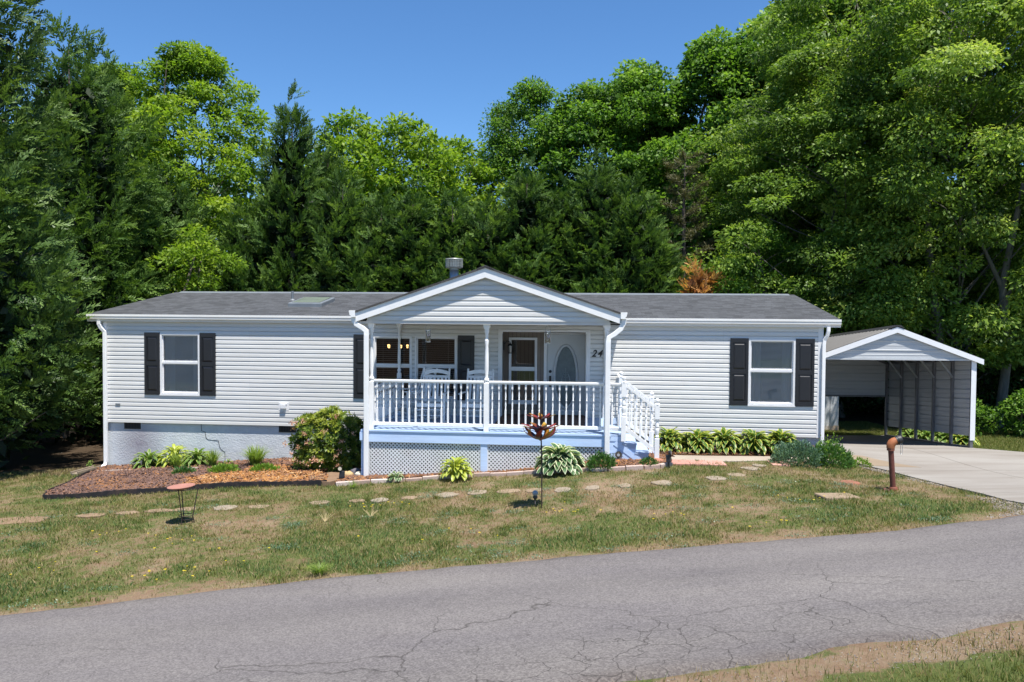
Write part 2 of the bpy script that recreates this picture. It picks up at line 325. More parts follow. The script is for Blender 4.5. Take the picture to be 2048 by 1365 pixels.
def mk_road():
    m,n,l,b=mat_base('worn_asphalt');co=coords(n,l)
    v=n.new('ShaderNodeTexVoronoi');v.inputs['Scale'].default_value=75;l.new(co,v.inputs['Vector'])
    sp=ramp(n,[(0,(.078,.070,.069)),(.45,(.140,.129,.127)),(.8,(.202,.189,.182)),(1,(.32,.305,.29))])
    hs=n.new('ShaderNodeSeparateColor');l.new(v.outputs['Color'],hs.inputs[0])
    k=mth(n,l,'ADD',mth(n,l,'MULTIPLY',hs.outputs[0],.55),mth(n,l,'MULTIPLY',noise(n,l,co,30,5,.8),.45));l.new(k,sp.inputs[0])
    big=noise(n,l,coords(n,l,(.5,1.4,1)),.8,5,.6);bv=ramp(n,[(.3,(.84,.83,.86)),(.7,(1.06,1.05,1.03))]);l.new(big,bv.inputs[0])
    c=mixc(n,l,1.0,sp.outputs[0],bv.outputs[0],'MULTIPLY')
    ac=n.new('ShaderNodeAttribute');ac.attribute_name='across'
    tr=ramp(n,[(0,(.80,.78,.76)),(.06,(.98,.97,.96)),(.22,(1.05,1.05,1.05)),(.36,(.95,.95,.95)),(.5,(1.03,1.03,1.03)),(.66,(1.05,1.05,1.05)),(.8,(.95,.95,.95)),(.94,(.93,.92,.91)),(1,(.72,.68,.64))])
    l.new(mth(n,l,'ADD',ac.outputs['Fac'],mth(n,l,'MULTIPLY',mth(n,l,'SUBTRACT',noise(n,l,co,1.1,5,.6),.5),.12)),tr.inputs[0]);c=mixc(n,l,1.0,c,tr.outputs[0],'MULTIPLY')
    pt=noise(n,l,co,2.3,6,.7,.6);pr=ramp(n,[(.60,(1,1,1)),(.72,(.86,.85,.86))]);l.new(pt,pr.inputs[0]);c=mixc(n,l,1.0,c,pr.outputs[0],'MULTIPLY')
    # alligator cracks, mostly along the near shoulder
    a=n.new('ShaderNodeAttribute');a.attribute_name='crack'
    dn=n.new('ShaderNodeTexNoise');dn.inputs['Scale'].default_value=2.6;dn.inputs['Detail'].default_value=5;l.new(co,dn.inputs['Vector'])
    vm=n.new('ShaderNodeVectorMath');vm.operation='MULTIPLY_ADD';l.new(dn.outputs['Color'],vm.inputs[0]);vm.inputs[1].default_value=(.5,.5,.0);l.new(co,vm.inputs[2])
    def cr(sc,wd,lo,hi):
        q=n.new('ShaderNodeTexVoronoi');q.feature='DISTANCE_TO_EDGE';q.inputs['Scale'].default_value=sc;l.new(vm.outputs[0],q.inputs['Vector'])
        r=ramp(n,[(0,(1,1,1)),(wd,(0,0,0))]);l.new(q.outputs['Distance'],r.inputs[0])
        mm=ramp(n,[(lo,(0,0,0)),(hi,(1,1,1))]);l.new(mth(n,l,'ADD',a.outputs['Fac'],mth(n,l,'MULTIPLY',mth(n,l,'SUBTRACT',noise(n,l,co,.9,4,.6),.5),1.1)),mm.inputs[0])
        return mth(n,l,'MULTIPLY',r.outputs[0],mm.outputs[0])
    ck=mth(n,l,'MAXIMUM',cr(2.6,.016,.56,.74),cr(.55,.0045,.05,.35))
    c=mixc(n,l,mth(n,l,'MULTIPLY',ck,.8),c,(.045,.04,.037))
    l.new(c,b.inputs['Base Color']);b.inputs['Roughness'].default_value=.9;b.inputs['Specular IOR Level'].default_value=.25
    bump(n,l,b,mth(n,l,'SUBTRACT',mth(n,l,'MULTIPLY',hs.outputs[0],.5),ck),.6,.008);return m
M['road']=mk_road()
def mk_concrete(name,c0,c1,sc=(.35,1.5,1),joints=False):
    m,n,l,b=mat_base(name);co=coords(n,l,sc);co2=coords(n,l)
    f=noise(n,l,co,1.3,6,.6);r=ramp(n,[(.32,c0),(.66,c1)]);l.new(f,r.inputs[0])
    f2=noise(n,l,co2,50,4,.7);v=ramp(n,[(.3,(.9,.9,.9)),(.7,(1.03,1.03,1.03))]);l.new(f2,v.inputs[0])
    c=mixc(n,l,1.0,r.outputs[0],v.outputs[0],'MULTIPLY')
    if joints:
        br=n.new('ShaderNodeTexBrick');br.inputs['Scale'].default_value=1;br.inputs['Brick Width'].default_value=3.1;br.inputs['Row Height'].default_value=3.1;br.inputs['Mortar Size'].default_value=.012;br.offset=0
        br.inputs['Color1'].default_value=(1,1,1,1);br.inputs['Color2'].default_value=(.96,.96,.96,1);br.inputs['Mortar'].default_value=(.45,.43,.4,1);l.new(coords(n,l,(1,1,0)),br.inputs['Vector'])
        c=mixc(n,l,1.0,c,br.outputs['Color'],'MULTIPLY')
        st=noise(n,l,co2,1.9,5,.7,.3);sr=ramp(n,[(.63,(1,1,1)),(.73,(.78,.74,.70))]);l.new(st,sr.inputs[0]);c=mixc(n,l,1.0,c,sr.outputs[0],'MULTIPLY')
    l.new(c,b.inputs['Base Color']);b.inputs['Roughness'].default_value=.85;bump(n,l,b,f2,.2,.004);return m
M['concrete']=mk_concrete('driveway_concrete',(.215,.19,.165),(.285,.265,.24),joints=True)
M['concrete_tan']=mk_concrete('stained_tan_concrete',(.22,.165,.11),(.27,.21,.15))
M['walk']=mk_concrete('walkway_concrete',(.30,.24,.19),(.36,.31,.25),(1,1,1))
M['mulch_bed']=tint_mat('mulch_bed_base',[(0,(.09,.045,.025)),(1,(.22,.10,.05))],1,.1,.8,.5,18)
M['chips']=tint_mat('bark_chips',[(0,(.075,.045,.04)),(.3,(.185,.115,.095)),(.55,(.25,.125,.065)),(.8,(.42,.185,.05)),(1,(.50,.33,.18))],.85,.15,0,.15,40)
M['gravel']=tint_mat('grey_gravel',[(0,(.13,.12,.11)),(1,(.42,.37,.32))],.9,.2,0,.2,60)
# foliage: base colours put crown shade into dark inner leaves, up to fresh tips
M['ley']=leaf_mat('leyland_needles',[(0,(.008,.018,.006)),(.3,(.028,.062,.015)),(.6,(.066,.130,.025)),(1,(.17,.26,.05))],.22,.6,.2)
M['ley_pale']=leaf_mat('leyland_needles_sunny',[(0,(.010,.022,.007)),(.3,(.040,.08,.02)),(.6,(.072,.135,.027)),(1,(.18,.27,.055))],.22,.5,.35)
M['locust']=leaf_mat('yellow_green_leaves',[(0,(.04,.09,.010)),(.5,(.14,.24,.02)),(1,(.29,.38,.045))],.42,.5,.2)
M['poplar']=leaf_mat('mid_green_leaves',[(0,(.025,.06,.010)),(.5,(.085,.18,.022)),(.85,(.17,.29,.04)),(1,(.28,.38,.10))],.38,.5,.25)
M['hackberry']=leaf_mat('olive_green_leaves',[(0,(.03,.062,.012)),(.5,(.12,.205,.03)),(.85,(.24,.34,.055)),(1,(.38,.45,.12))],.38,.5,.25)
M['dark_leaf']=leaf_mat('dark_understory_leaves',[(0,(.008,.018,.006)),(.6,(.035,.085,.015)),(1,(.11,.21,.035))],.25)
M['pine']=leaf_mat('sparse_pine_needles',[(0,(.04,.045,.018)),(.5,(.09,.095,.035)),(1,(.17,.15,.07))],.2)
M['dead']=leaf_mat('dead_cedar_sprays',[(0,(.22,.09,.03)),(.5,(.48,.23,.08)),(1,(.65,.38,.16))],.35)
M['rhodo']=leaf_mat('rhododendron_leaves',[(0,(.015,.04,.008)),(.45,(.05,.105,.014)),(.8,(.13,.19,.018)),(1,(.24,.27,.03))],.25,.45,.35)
M['pink']=leaf_mat('faded_pink_flowers',[(0,(.40,.17,.10)),(.5,(.62,.36,.26)),(1,(.78,.58,.46))],.3)
M['grass']=leaf_mat('grass_blades',[(0,(.33,.26,.15)),(.3,(.25,.20,.09)),(.5,(.185,.185,.055)),(.75,(.105,.145,.03)),(1,(.07,.125,.04))],.3,.6,.2,1.3)
M['sedum']=leaf_mat('grey_green_sedum_leaves',[(0,(.03,.06,.035)),(.5,(.09,.17,.10)),(1,(.20,.30,.20))],.2,.4,.4)
M['perennial']=leaf_mat('dark_green_perennial_leaves',[(0,(.02,.05,.012)),(.5,(.05,.13,.03)),(1,(.13,.24,.06))],.25)
M['daylily']=leaf_mat('daylily_blades',[(0,(.06,.10,.02)),(.5,(.13,.21,.04)),(1,(.30,.38,.08))],.35)
M['creeping']=leaf_mat('lime_creeping_leaves',[(0,(.06,.12,.015)),(.5,(.14,.25,.03)),(1,(.25,.38,.05))],.35)
M['yellow']=leaf_mat('yellow_petals',[(0,(.7,.5,.02)),(1,(.85,.68,.03))],.2)
def hosta_mat(name,inner,edge,pos):
    return leaf_mat(name,[(0,inner),(pos,inner),(min(pos+.08,.99),edge),(1,edge)],.3,.4,.4,1.2)
M['hosta_yellow']=hosta_mat('hosta_green_with_yellow_margin',(.07,.15,.03),(.50,.50,.10),.62)
M['hosta_lime']=hosta_mat('hosta_lime_centre',(.40,.44,.07),(.16,.26,.04),.70)
M['hosta_white']=hosta_mat('hosta_green_with_white_margin',(.07,.15,.055),(.60,.62,.42),.60)
M['hosta_green']=hosta_mat('hosta_pale_green',(.11,.20,.04),(.42,.46,.14),.72)
M['metal_leaf']=tint_mat('painted_spinner_metal',[(0,(.02,.10,.13)),(.25,(.10,.03,.04)),(.45,(.32,.03,.02)),(.65,(.26,.08,.02)),(.85,(.50,.28,.03)),(1,(.62,.46,.09))],.35,.5,0,.35,20,.3)

TC=np.array([ # x, y, ground height
(-9.8,19.2,.24),(-5.4,18.7,.52),(-2.6,16.0,.70),(2.1,15.7,1.19),(3.6,17.8,1.02),(6.85,17.5,1.17),
(-9.6,23,.10),(-2,22,.6),(6.8,24,.75),(-13,19,.05),(-13,24,-.05),(-18,22,-.2),
(10.9,18.9,.935),(10.88,23.3,.56),(7.2,19.2,.96),(7.4,23.5,.58),(7.06,16.7,1.0),(11.7,18.3,.95),(15,19,.95),(15,24,.7),(9,27,.5),(0,28,.4),(-12,28,0),(16,28,.6),
(-9.1,15.5,.38),(-8.5,13.4,.5),(.5,15.4,.94),(-2.8,15.3,.72),(3.4,15.4,1.15),
(-5.7,8.97,.6),(-2.6,9.45,.8),(.35,9.9,1.0),(3.6,10.25,1.2),(6.8,10.6,1.4),(10.5,11.1,1.6),(-9.5,8.3,.35),
(-6,4.9,1.0),(.9,5.6,1.45),(3.9,6.1,1.65),(8,6.7,1.9),(-10,4.2,.75),
(-8,2.5,1.2),(0,3,1.75),(8,4,2.1),(7.2,11.2,1.38),(.6,12.8,.95),(-5,12.5,.62),(5,13,1.17),(8.5,14,1.12),(12,14.5,1.15),(15,14,1.4)])
def _k(r2): return .5*r2*np.log(r2+1e-9)
_n=len(TC); _A=np.zeros((_n+3,_n+3))
_d=((TC[:,None,:2]-TC[None,:,:2])**2).sum(-1); _A[:_n,:_n]=_k(_d)+np.eye(_n)*.6
_A[:_n,_n]=1; _A[:_n,_n+1:]=TC[:,:2]; _A[_n:,:_n]=_A[:_n,_n:].T
_w=np.linalg.solve(_A,np.r_[TC[:,2],0,0,0])
def terr(x,y):
    x=np.clip(np.asarray(x,float),-18,16); y=np.clip(np.asarray(y,float),2.5,28)
    o=_w[_n]+_w[_n+1]*x+_w[_n+2]*y
    for i in range(_n): o=o+_w[i]*_k((x-TC[i,0])**2+(y-TC[i,1])**2)
    return o
def tz(x,y): return float(terr(x,y))
# house frame: s along the front wall, t out of it towards the street
TH=.1028; HOX,HOY=-9.856,19.318; ZB=1.371
def HW(s,t,z=0): return (HOX+s*math.cos(TH)-t*math.sin(TH), HOY-s*math.sin(TH)-t*math.cos(TH), z)
def st_of(x,y):
    dx=np.asarray(x)-HOX;dy=np.asarray(y)-HOY
    return dx*math.cos(TH)-dy*math.sin(TH), -dx*math.sin(TH)-dy*math.cos(TH)
FAR=[(-16,7.2),(-9.5,8.2),(-5.711,8.858),(-4.683,9.036),(-3.658,9.28),(-2.528,9.50),(-1.344,9.64),(-.127,9.72),(1.107,9.81),(2.369,9.91),(3.648,10.0),(4.94,10.09),(6.104,10.32),(6.9,10.5),(8.5,10.85),(12,11.9),(18,14.2)]
NEAR=[(-16,2.6),(-8,3.9),(-3,4.75),(.2,5.33),(.905,5.47),(1.522,5.57),(2.072,5.66),(2.696,5.82),(3.3,5.95),(3.957,6.1),(6,6.6),(10,7.9),(18,11)]
fx_=np.array(FAR);nx_=np.array(NEAR)
far_y=lambda x:np.interp(x,fx_[:,0],fx_[:,1]);near_y=lambda x:np.interp(x,nx_[:,0],nx_[:,1])
def inpoly(x,y,P):
    x=np.asarray(x);y=np.asarray(y);c=np.zeros(x.shape,bool);n=len(P)
    for i in range(n):
        x1,y1=P[i];x2,y2=P[(i+1)%n]
        k=((y1>y)!=(y2>y))&(x<(x2-x1)*(y-y1)/((y2-y1) if y2!=y1 else 1e-9)+x1);c^=k
    return c
DRIVE=[(7.3,11.0),(7.24,11.6),(7.345,12.448),(7.423,14.089),(7.365,15.465),(7.03,16.5),(6.79,16.96),(6.85,17.5),(7.15,19),(7.45,23.4),(11.05,23.4),(10.97,18.8),(11.75,18.12),(13.5,17.0),(17.5,14.9),(17.5,14.1),(12,12.0),(8.9,11.05)]
BED1=[(-8.958,15.312),(-7.87,15.222),(-6.993,15.401),(-6.128,15.60),(-4.971,15.70),(-3.60,15.50),(-3.75,16.3),(-4.03,16.779),HW(6.9,.05)[:2],HW(.02,.05)[:2],(-9.85,19.1),(-9.675,18.498),(-9.458,17.054),(-9.247,15.808)]
BED2=[(-3.42,15.46),(-2.568,15.589),(-1.509,15.70),(-.618,15.70),(.371,15.50),(1.031,15.2),(1.667,14.95),(2.41,14.87),(3.046,15.20),(3.15,15.75),HW(12.9,1.3)[:2],HW(12.1,2.4)[:2],HW(7.3,2.4)[:2],HW(6.9,1.2)[:2]]
BED3=[HW(13.0,.05)[:2],HW(16.7,.05)[:2],HW(16.75,1.0)[:2],HW(16.0,1.05)[:2],HW(13.1,1.45)[:2],HW(12.9,1.4)[:2]]
HOUSE=[HW(0,0)[:2],HW(16.77,0)[:2],HW(16.77,-8.04)[:2],HW(0,-8.04)[:2]]
def greenness(x,y):
    g=fbm(x,y,.55,3,4)*.42+fbm(x,y,2.6,9,4)*.62-.04
    fy=far_y(x);d=y-fy
    g=g+.03+.10*np.exp(-((d-.9)/.7)**2)-.12*np.exp(-(d/.22)**2)*(y>fy-.3)       # green swale behind the dry shoulder
    g=g-.12*(x>2.5)*np.clip(1.3-d,0,1)
    n=near_y(x);g=np.where(y<n,np.where(n-y<.42,.12+.25*fbm(x,y,3,5),.75),g)
    return g
# --- one ground sheet, fine near the camera and coarse to the horizon
def axis(a,b,st,far):
    near=list(np.arange(a,b,st));lo=[a-q for q in far][::-1];hi=[b+q for q in far];return np.array(lo+near+hi)
gx=axis(-17,17,.125,[1,3,7,15,40,120,400]);gy=axis(2.5,27.5,.125,[1,3,7,15,40,120,400])
GX,GY=np.meshgrid(gx,gy)
gz=terr(GX,GY)+(fbm(GX,GY,1.1,21,3)-.5)*.05*(abs(GX)<18)
inr=(GY<far_y(GX)-.2)&(GY>near_y(GX)+.2);ind=inpoly(GX,GY,DRIVE)
gz=np.where(inr|ind,terr(GX,GY)-.05,gz)
gz=gz-.08*inpoly(GX,GY,HOUSE)
V=np.stack([GX,GY,gz],-1).reshape(-1,3);nxg=len(gx);nyg=len(gy)
ii,jj=np.meshgrid(np.arange(nxg-1),np.arange(nyg-1));b0=(jj*nxg+ii).ravel()
F=np.stack([b0,b0+1,b0+1+nxg,b0+nxg],1)
green=greenness(GX,GY).ravel()
S_,T_=st_of(GX,GY)
lit=np.clip((GY<0)+((T_<-.3)&~((GX>11)&(GY<21))).astype(float)+np.clip((GY-24)/3,0,1)+((GX<-10.4)&(GY>17.6+fbm(GX,GY,.7,4)*1.5)),0,1)  # leaf litter under trees; ground behind the camera darkened to dim window reflections
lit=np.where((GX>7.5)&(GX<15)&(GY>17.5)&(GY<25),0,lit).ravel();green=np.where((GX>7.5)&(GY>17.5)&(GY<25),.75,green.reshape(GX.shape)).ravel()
g=np_mesh('ground',V,F,np.zeros(len(V)),M['ground'],smooth=True,extra={'green':green,'litter_and_dimming':lit});tag(g,kind='structure')
# --- road
xs=np.arange(-16,18,.12);A=np.linspace(0,1,41);XX,AA=np.meshgrid(xs,A)
jf=(fbm(xs,xs*0,2.2,5,4)-.5)*.16;jn=(fbm(xs,xs*0,1.8,15,4)-.5)*.26
fy=far_y(xs)+jf;ny=near_y(xs)+jn
YY=fy[None]*(1-AA)+ny[None]*AA
ZZ=terr(XX,YY)+.028-.07*(AA<.01)-.07*(AA>.99)+.03*np.sin(np.pi*AA)
V=np.stack([XX,YY,ZZ],-1).reshape(-1,3);n_=len(xs)
ii,jj=np.meshgrid(np.arange(n_-1),np.arange(40));b0=(jj*n_+ii).ravel();F=np.stack([b0,b0+n_,b0+n_+1,b0+1],1)
crack=(np.clip((AA-.35)/.65,0,1)*(.85*np.exp(-((XX-.8)/3.2)**2)+.15)+.12).ravel()
tag(np_mesh('road',V,F,np.zeros(len(V)),M['road'],smooth=True,extra={'crack':crack,'across':AA.ravel()}),kind='structure')
# --- driveway slab
def sheet(name,P,mat,lift,step=.2,kind='structure',**kw):
    """a ground-following slab with real edges"""
    import bmesh
    bm=bmesh.new();pts=[]
    n=len(P)
    for i in range(n):
        a=np.array(P[i]);b=np.array(P[(i+1)%n]);m=max(1,int(np.linalg.norm(b-a)/step))
        for k in range(m): pts.append(a+(b-a)*k/m)
    vs=[bm.verts.new((p[0],p[1],0)) for p in pts];bm.faces.new(vs)
    x0=min(p[0] for p in P);x1=max(p[0] for p in P);y0=min(p[1] for p in P);y1=max(p[1] for p in P)
    for x in np.arange(x0+step,x1,step*2): bmesh.ops.bisect_plane(bm,geom=bm.verts[:]+bm.edges[:]+bm.faces[:],plane_co=(x,0,0),plane_no=(1,0,0))
    for y in np.arange(y0+step,y1,step*2): bmesh.ops.bisect_plane(bm,geom=bm.verts[:]+bm.edges[:]+bm.faces[:],plane_co=(0,y,0),plane_no=(0,1,0))
    r=bmesh.ops.extrude_face_region(bm,geom=bm.faces[:])
    top={v for v in r['geom'] if isinstance(v,bmesh.types.BMVert)}
    for v in bm.verts: v.co.z=tz(v.co.x,v.co.y)+(lift(v.co.x,v.co.y) if callable(lift) else lift if v in top else -.15) if v in top else tz(v.co.x,v.co.y)-.15
    bmesh.ops.recalc_face_normals(bm,faces=bm.faces)
    me=bpy.data.meshes.new(name);bm.to_mesh(me);bm.free();me.materials.append(mat)
    o=bpy.data.objects.new(name,me);COL.objects.link(o);return tag(o,kind=kind,**kw)
sheet('driveway',DRIVE,M['concrete'],.03)
sheet('driveway_patch',[(7.25,16.05),(6.98,16.6),(7.0,17.05),(7.5,17.0),(8.2,15.9)],M['concrete_tan'],.034)
WALK=[HW(13.16,1.46)[:2],HW(16.0,1.08)[:2],HW(16.78,1.05)[:2],HW(16.9,1.5)[:2],HW(15.4,1.62)[:2],HW(14.3,2.06)[:2],HW(13.14,2.2)[:2]]
sheet('footpath',WALK,M['walk'],.025)
tag(sheet('mulch_bed',BED1,M['mulch_bed'],lambda x,y:.055+.05*(float(fbm(x,y,1.5,31))-.4),kind='structure'))
tag(sheet('mulch_bed',BED2,M['mulch_bed'],lambda x,y:.05+.05*(float(fbm(x,y,1.5,31))-.4),kind='structure'))
tag(sheet('mulch_bed',BED3,M['mulch_bed'],.03,kind='structure'))
# --- scatter helpers
def rand_in(P,n,rs):
    P_=np.array(P);lo=P_.min(0);hi=P_.max(0);out=[]
    while sum(map(len,out))<n:
        q=lo+(hi-lo)*rs.rand(n*2,2);out.append(q[inpoly(q[:,0],q[:,1],P)])
    return np.concatenate(out)[:n]
def rot_frames(n,rs,flat=.5):
    D=rs.randn(n,3);D[:,2]*=flat;D/=np.linalg.norm(D,axis=1)[:,None]
    N=rs.randn(n,3)*np.array([.5,.5,.3])+np.array([0,0,1]);S=np.cross(D,N);S/=np.linalg.norm(S,axis=1)[:,None];N=np.cross(S,D)
    return D,S,N
def chips(name,P,n,rs,tintf,h0,size=(.03,.09)):
    q=rand_in(P,n,rs);L=rs.uniform(size[0],size[1],n);W=L*rs.uniform(.2,.45,n);T=L*.12
    D,S,N=rot_frames(n,rs,.35)
    z=terr(q[:,0],q[:,1])+h0+.05*(fbm(q[:,0],q[:,1],1.5,31)-.4)+rs.rand(n)*.02
    c=np.column_stack([q,z]);V=[]
    for a,b,k in ((-1,-1,-1),(1,-1,-1),(1,1,-1),(-1,1,-1),(-1,-1,1),(1,-1,1),(1,1,1),(-1,1,1)):
        V.append(c+D*(a*L/2)[:,None]+S*(b*W/2)[:,None]+N*(k*T/2)[:,None])
    V=np.stack(V,1).reshape(-1,3);base=np.arange(n)*8
    F=np.concatenate([np.stack([base+i for i in f],1) for f in ((4,5,6,7),(0,1,5,4),(1,2,6,5),(2,3,7,6),(3,0,4,7))])
    t=np.repeat(np.clip(tintf(q[:,0],q[:,1])+rs.randn(n)*.17,0,1),8)
    return tag(np_mesh(name,V,F,t,M['chips']),kind='stuff')
rs=np.random.RandomState(5)
def t1(x,y):
    s,t=st_of(x,y);f=fbm(x,y,.9,8)
    col=np.where(t<.95,.36,np.where(s+(f-.5)*3>3.6,.68,.28)+ (f-.5)*.6)
    return col
chips('bark_mulch',BED1,15000,rs,t1,.065);tag(bpy.data.objects['bark_mulch'],'orange and purple-brown bark chips covering the bed along the grey foundation','mulch')
o=chips('bark_mulch',BED2,8000,rs,lambda x,y:.47+0*x,.06,(.025,.07));tag(o,'reddish brown bark mulch in the narrow bed below the white lattice','mulch')
o=chips('bark_mulch',BED3,1500,rs,lambda x,y:.42+0*x,.04,(.02,.05));tag(o,'brown mulch under the hostas beside the right wall','mulch')
# gravel by the driveway mouth and along the near shoulder
def gravel(name,P,n,size,label):
    o=chips(name,P,n,rs,lambda x,y:.5+0*x,-.015,size);o.data.materials[0]=M['gravel'];return tag(o,label,'gravel')
gravel('gravel',[(6.2,10.42),(7.3,10.6),(8.6,10.95),(9,11.2),(7.4,11.4),(7.3,12.1),(7.05,12.4),(6.95,11.4)],4200,(.015,.045),'grey gravel spilled where the driveway meets the road')
gravel('gravel',[(7.35,13.2),(7.42,14.1),(7.36,15.46),(7.0,16.5),(6.85,16.4),(7.15,15.3),(7.2,14)],1500,(.015,.04),'thin strip of grey gravel along the driveway edge')
gravel('gravel',[(.4,5.38),(1.5,5.56),(2.7,5.8),(4,6.1),(5,6.35),(5,5.8),(3.4,5.45),(1.6,5.1),(.4,4.9)],2200,(.006,.02),'pale gravelly grit along the near road shoulder')
# grass blades
def grass(name,q,hgt,wid,rs,tint,lean=.5):
    n=len(q);z=terr(q[:,0],q[:,1])-.005;az=rs.rand(n)*6.283
    d=np.stack([np.cos(az),np.sin(az)],1)*(rs.rand(n)*lean*hgt)[:,None];s=np.stack([-np.sin(az+rs.randn(n)),np.cos(az+rs.randn(n))],1)*(wid/2)[:,None]
    b=np.column_stack([q,z]);V=np.stack([b-np.column_stack([s,0*z]),b+np.column_stack([s,0*z]),b+np.column_stack([d*.45+s*.6,hgt*.6]),b+np.column_stack([d*.45-s*.6,hgt*.6]),b+np.column_stack([d,hgt])],1).reshape(-1,3)
    k=np.arange(n)*5
    Fq=np.stack([k,k+1,k+2,k+3],1);Ft=np.stack([k+3,k+2,k+4,k+4],1)
    F=np.concatenate([Fq]);
    # triangles for tips as a second corner pair
    V2=V;F3=np.concatenate([np.stack([k,k+1,k+2],1),np.stack([k,k+2,k+3],1),np.stack([k+3,k+2,k+4],1)])
    return tag(np_mesh(name,V2,F3,np.repeat(tint,5),M['grass']),kind='stuff')
def lawn_mask(x,y):
    ok=(y>far_y(x)-.02+(fbm(x,y,3.,2)-.5)*.12)&~inpoly(x,y,DRIVE)&~inpoly(x,y,BED1)&~inpoly(x,y,BED2)&~inpoly(x,y,BED3)&~inpoly(x,y,HOUSE)&~inpoly(x,y,WALK)
    s,t=st_of(x,y);ok&=~((s>7.2)&(s<13.1)&(t>-1)&(t<2.6));return ok
rs=np.random.RandomState(8)
N0=620000;x=rs.uniform(-13.5,9.5,N0);y=rs.uniform(8,19.6,N0);vis=abs(x)<y*.69
x=x[vis];y=y[vis];ok=lawn_mask(x,y);s,t=st_of(x,y);ok&=(t>0)|(x<-9.5);x=x[ok];y=y[ok]
gr=greenness(x,y);cl=fbm(x,y,14,40,2)
keep=rs.rand(len(x))<np.clip(.42+(gr-.30)*1.6+(cl-.5)*1.5,.14,1);x=x[keep];y=y[keep];gr=gr[keep]
tn=np.clip((gr-.5)*2.6+.48+rs.randn(len(x))*.17,0,1);dry=rs.rand(len(x))<.34;tn=np.where(dry,rs.rand(len(x))*.32,tn)
h=np.where(dry,.015,.02)+rs.rand(len(x))**2*(.03+.04*np.clip(gr,0,1))
tag(grass('lawn_grass',np.column_stack([x,y]),h,.007+rs.rand(len(x))*.006,rs,tn,1.2),'patchy green and tan lawn grass between the house and the road','grass')
N0=60000;x=rs.uniform(.3,5.2,N0);y=rs.uniform(4.2,6.4,N0);d=near_y(x)-y;ok=(d>.0)
x=x[ok];y=y[ok];d=d[ok];pr=np.clip((d-.36+(fbm(x,y,3,5)-.5)*.7)*2.2,.14,1);k=rs.rand(len(x))<pr;x=x[k];y=y[k]
tag(grass('verge_grass',np.column_stack([x,y]),.02+rs.rand(len(x))**1.5*.06,.006+0*x,rs,np.where((near_y(x)-y<.5+fbm(x,y,3,5)*.4)&(rs.rand(len(x))<.75),rs.rand(len(x))*.4,np.clip(.62+rs.randn(len(x))*.18,0,1)),1.0),'bright green grass on the near verge below the road','grass')
N0=70000;x=rs.uniform(11,16,N0);y=rs.uniform(14,24,N0);ok=~inpoly(x,y,DRIVE)&(y-18.1>-(x-11.75)*.62);x=x[ok];y=y[ok]
tag(grass('side_grass',np.column_stack([x,y]),.03+rs.rand(len(x))*.05,.012+0*x,rs,np.clip(.6+rs.randn(len(x))*.15,0,1),1.0),'sunlit grass strip beyond the carport posts','grass')
N0=50000;x=rs.uniform(7.3,12,N0);y=rs.uniform(23.5,27,N0)
tag(grass('rear_grass',np.column_stack([x,y]),.03+rs.rand(len(x))*.06,.012+0*x,rs,np.clip(.6+rs.randn(len(x))*.15,0,1),1.0),'grass behind the open back of the carport','grass')

# clumps and weeds of mixed height in the lawn
rs=np.random.RandomState(44);nc=1500;cx=rs.uniform(-13,9.4,nc);cy=rs.uniform(8.4,19,nc);ok=lawn_mask(cx,cy)&(abs(cx)<cy*.68)&((st_of(cx,cy)[1]>0)|(cx<-9.5));cx=cx[ok];cy=cy[ok]
k=rs.rand(len(cx))<np.clip((greenness(cx,cy)-.30)*2.5,.06,1);cx=cx[k];cy=cy[k];nb_=rs.randint(14,70,len(cx));ci=np.repeat(np.arange(len(cx)),nb_);n=len(ci)
sz=rs.uniform(.03,.10,len(cx))[ci];x=cx[ci]+rs.randn(n)*sz;y=cy[ci]+rs.randn(n)*sz*.8;tt=np.clip(rs.uniform(.45,1.0,len(cx))[ci]+rs.randn(n)*.1,0,1);tt=np.where(rs.rand(n)<.12,.15,tt)
tag(grass('grass_clumps',np.column_stack([x,y]),(rs.uniform(.04,.10,len(cx))[ci])*rs.uniform(.5,1.1,n),.006+rs.rand(n)*.006,rs,tt,1.0),'taller dark and light grass clumps dotted through the lawn','grass')
nc=260;cx=rs.uniform(-10,8,nc);cy=rs.uniform(9,14.5,nc);ok=lawn_mask(cx,cy)&(fbm(cx,cy,.5,77)>.5);cx=cx[ok];cy=cy[ok];ci=np.repeat(np.arange(len(cx)),90);n=len(ci)
x=cx[ci]+rs.randn(n)*.10;y=cy[ci]+rs.randn(n)*.07;ok=lawn_mask(x,y);x=x[ok];y=y[ok];n=len(x)
D,S,N=rot_frames(n,rs,.5);c=np.column_stack([x,y,terr(x,y)+rs.uniform(.005,.04,n)]);L_=rs.uniform(.012,.028,n)[:,None]
V=np.stack([c-D*L_*.5,c+S*L_*.3,c+D*L_*.5,c-S*L_*.3],1).reshape(-1,3);k=np.arange(n)*4
o=np_mesh('lawn_weeds',V,np.stack([k,k+1,k+2,k+3],1),np.repeat(np.clip(.45+rs.randn(n)*.25,0,1),4),M['sedum']);tag(o,'grey-green broadleaf weeds spread in patches through the lawn','weeds',kind='stuff')
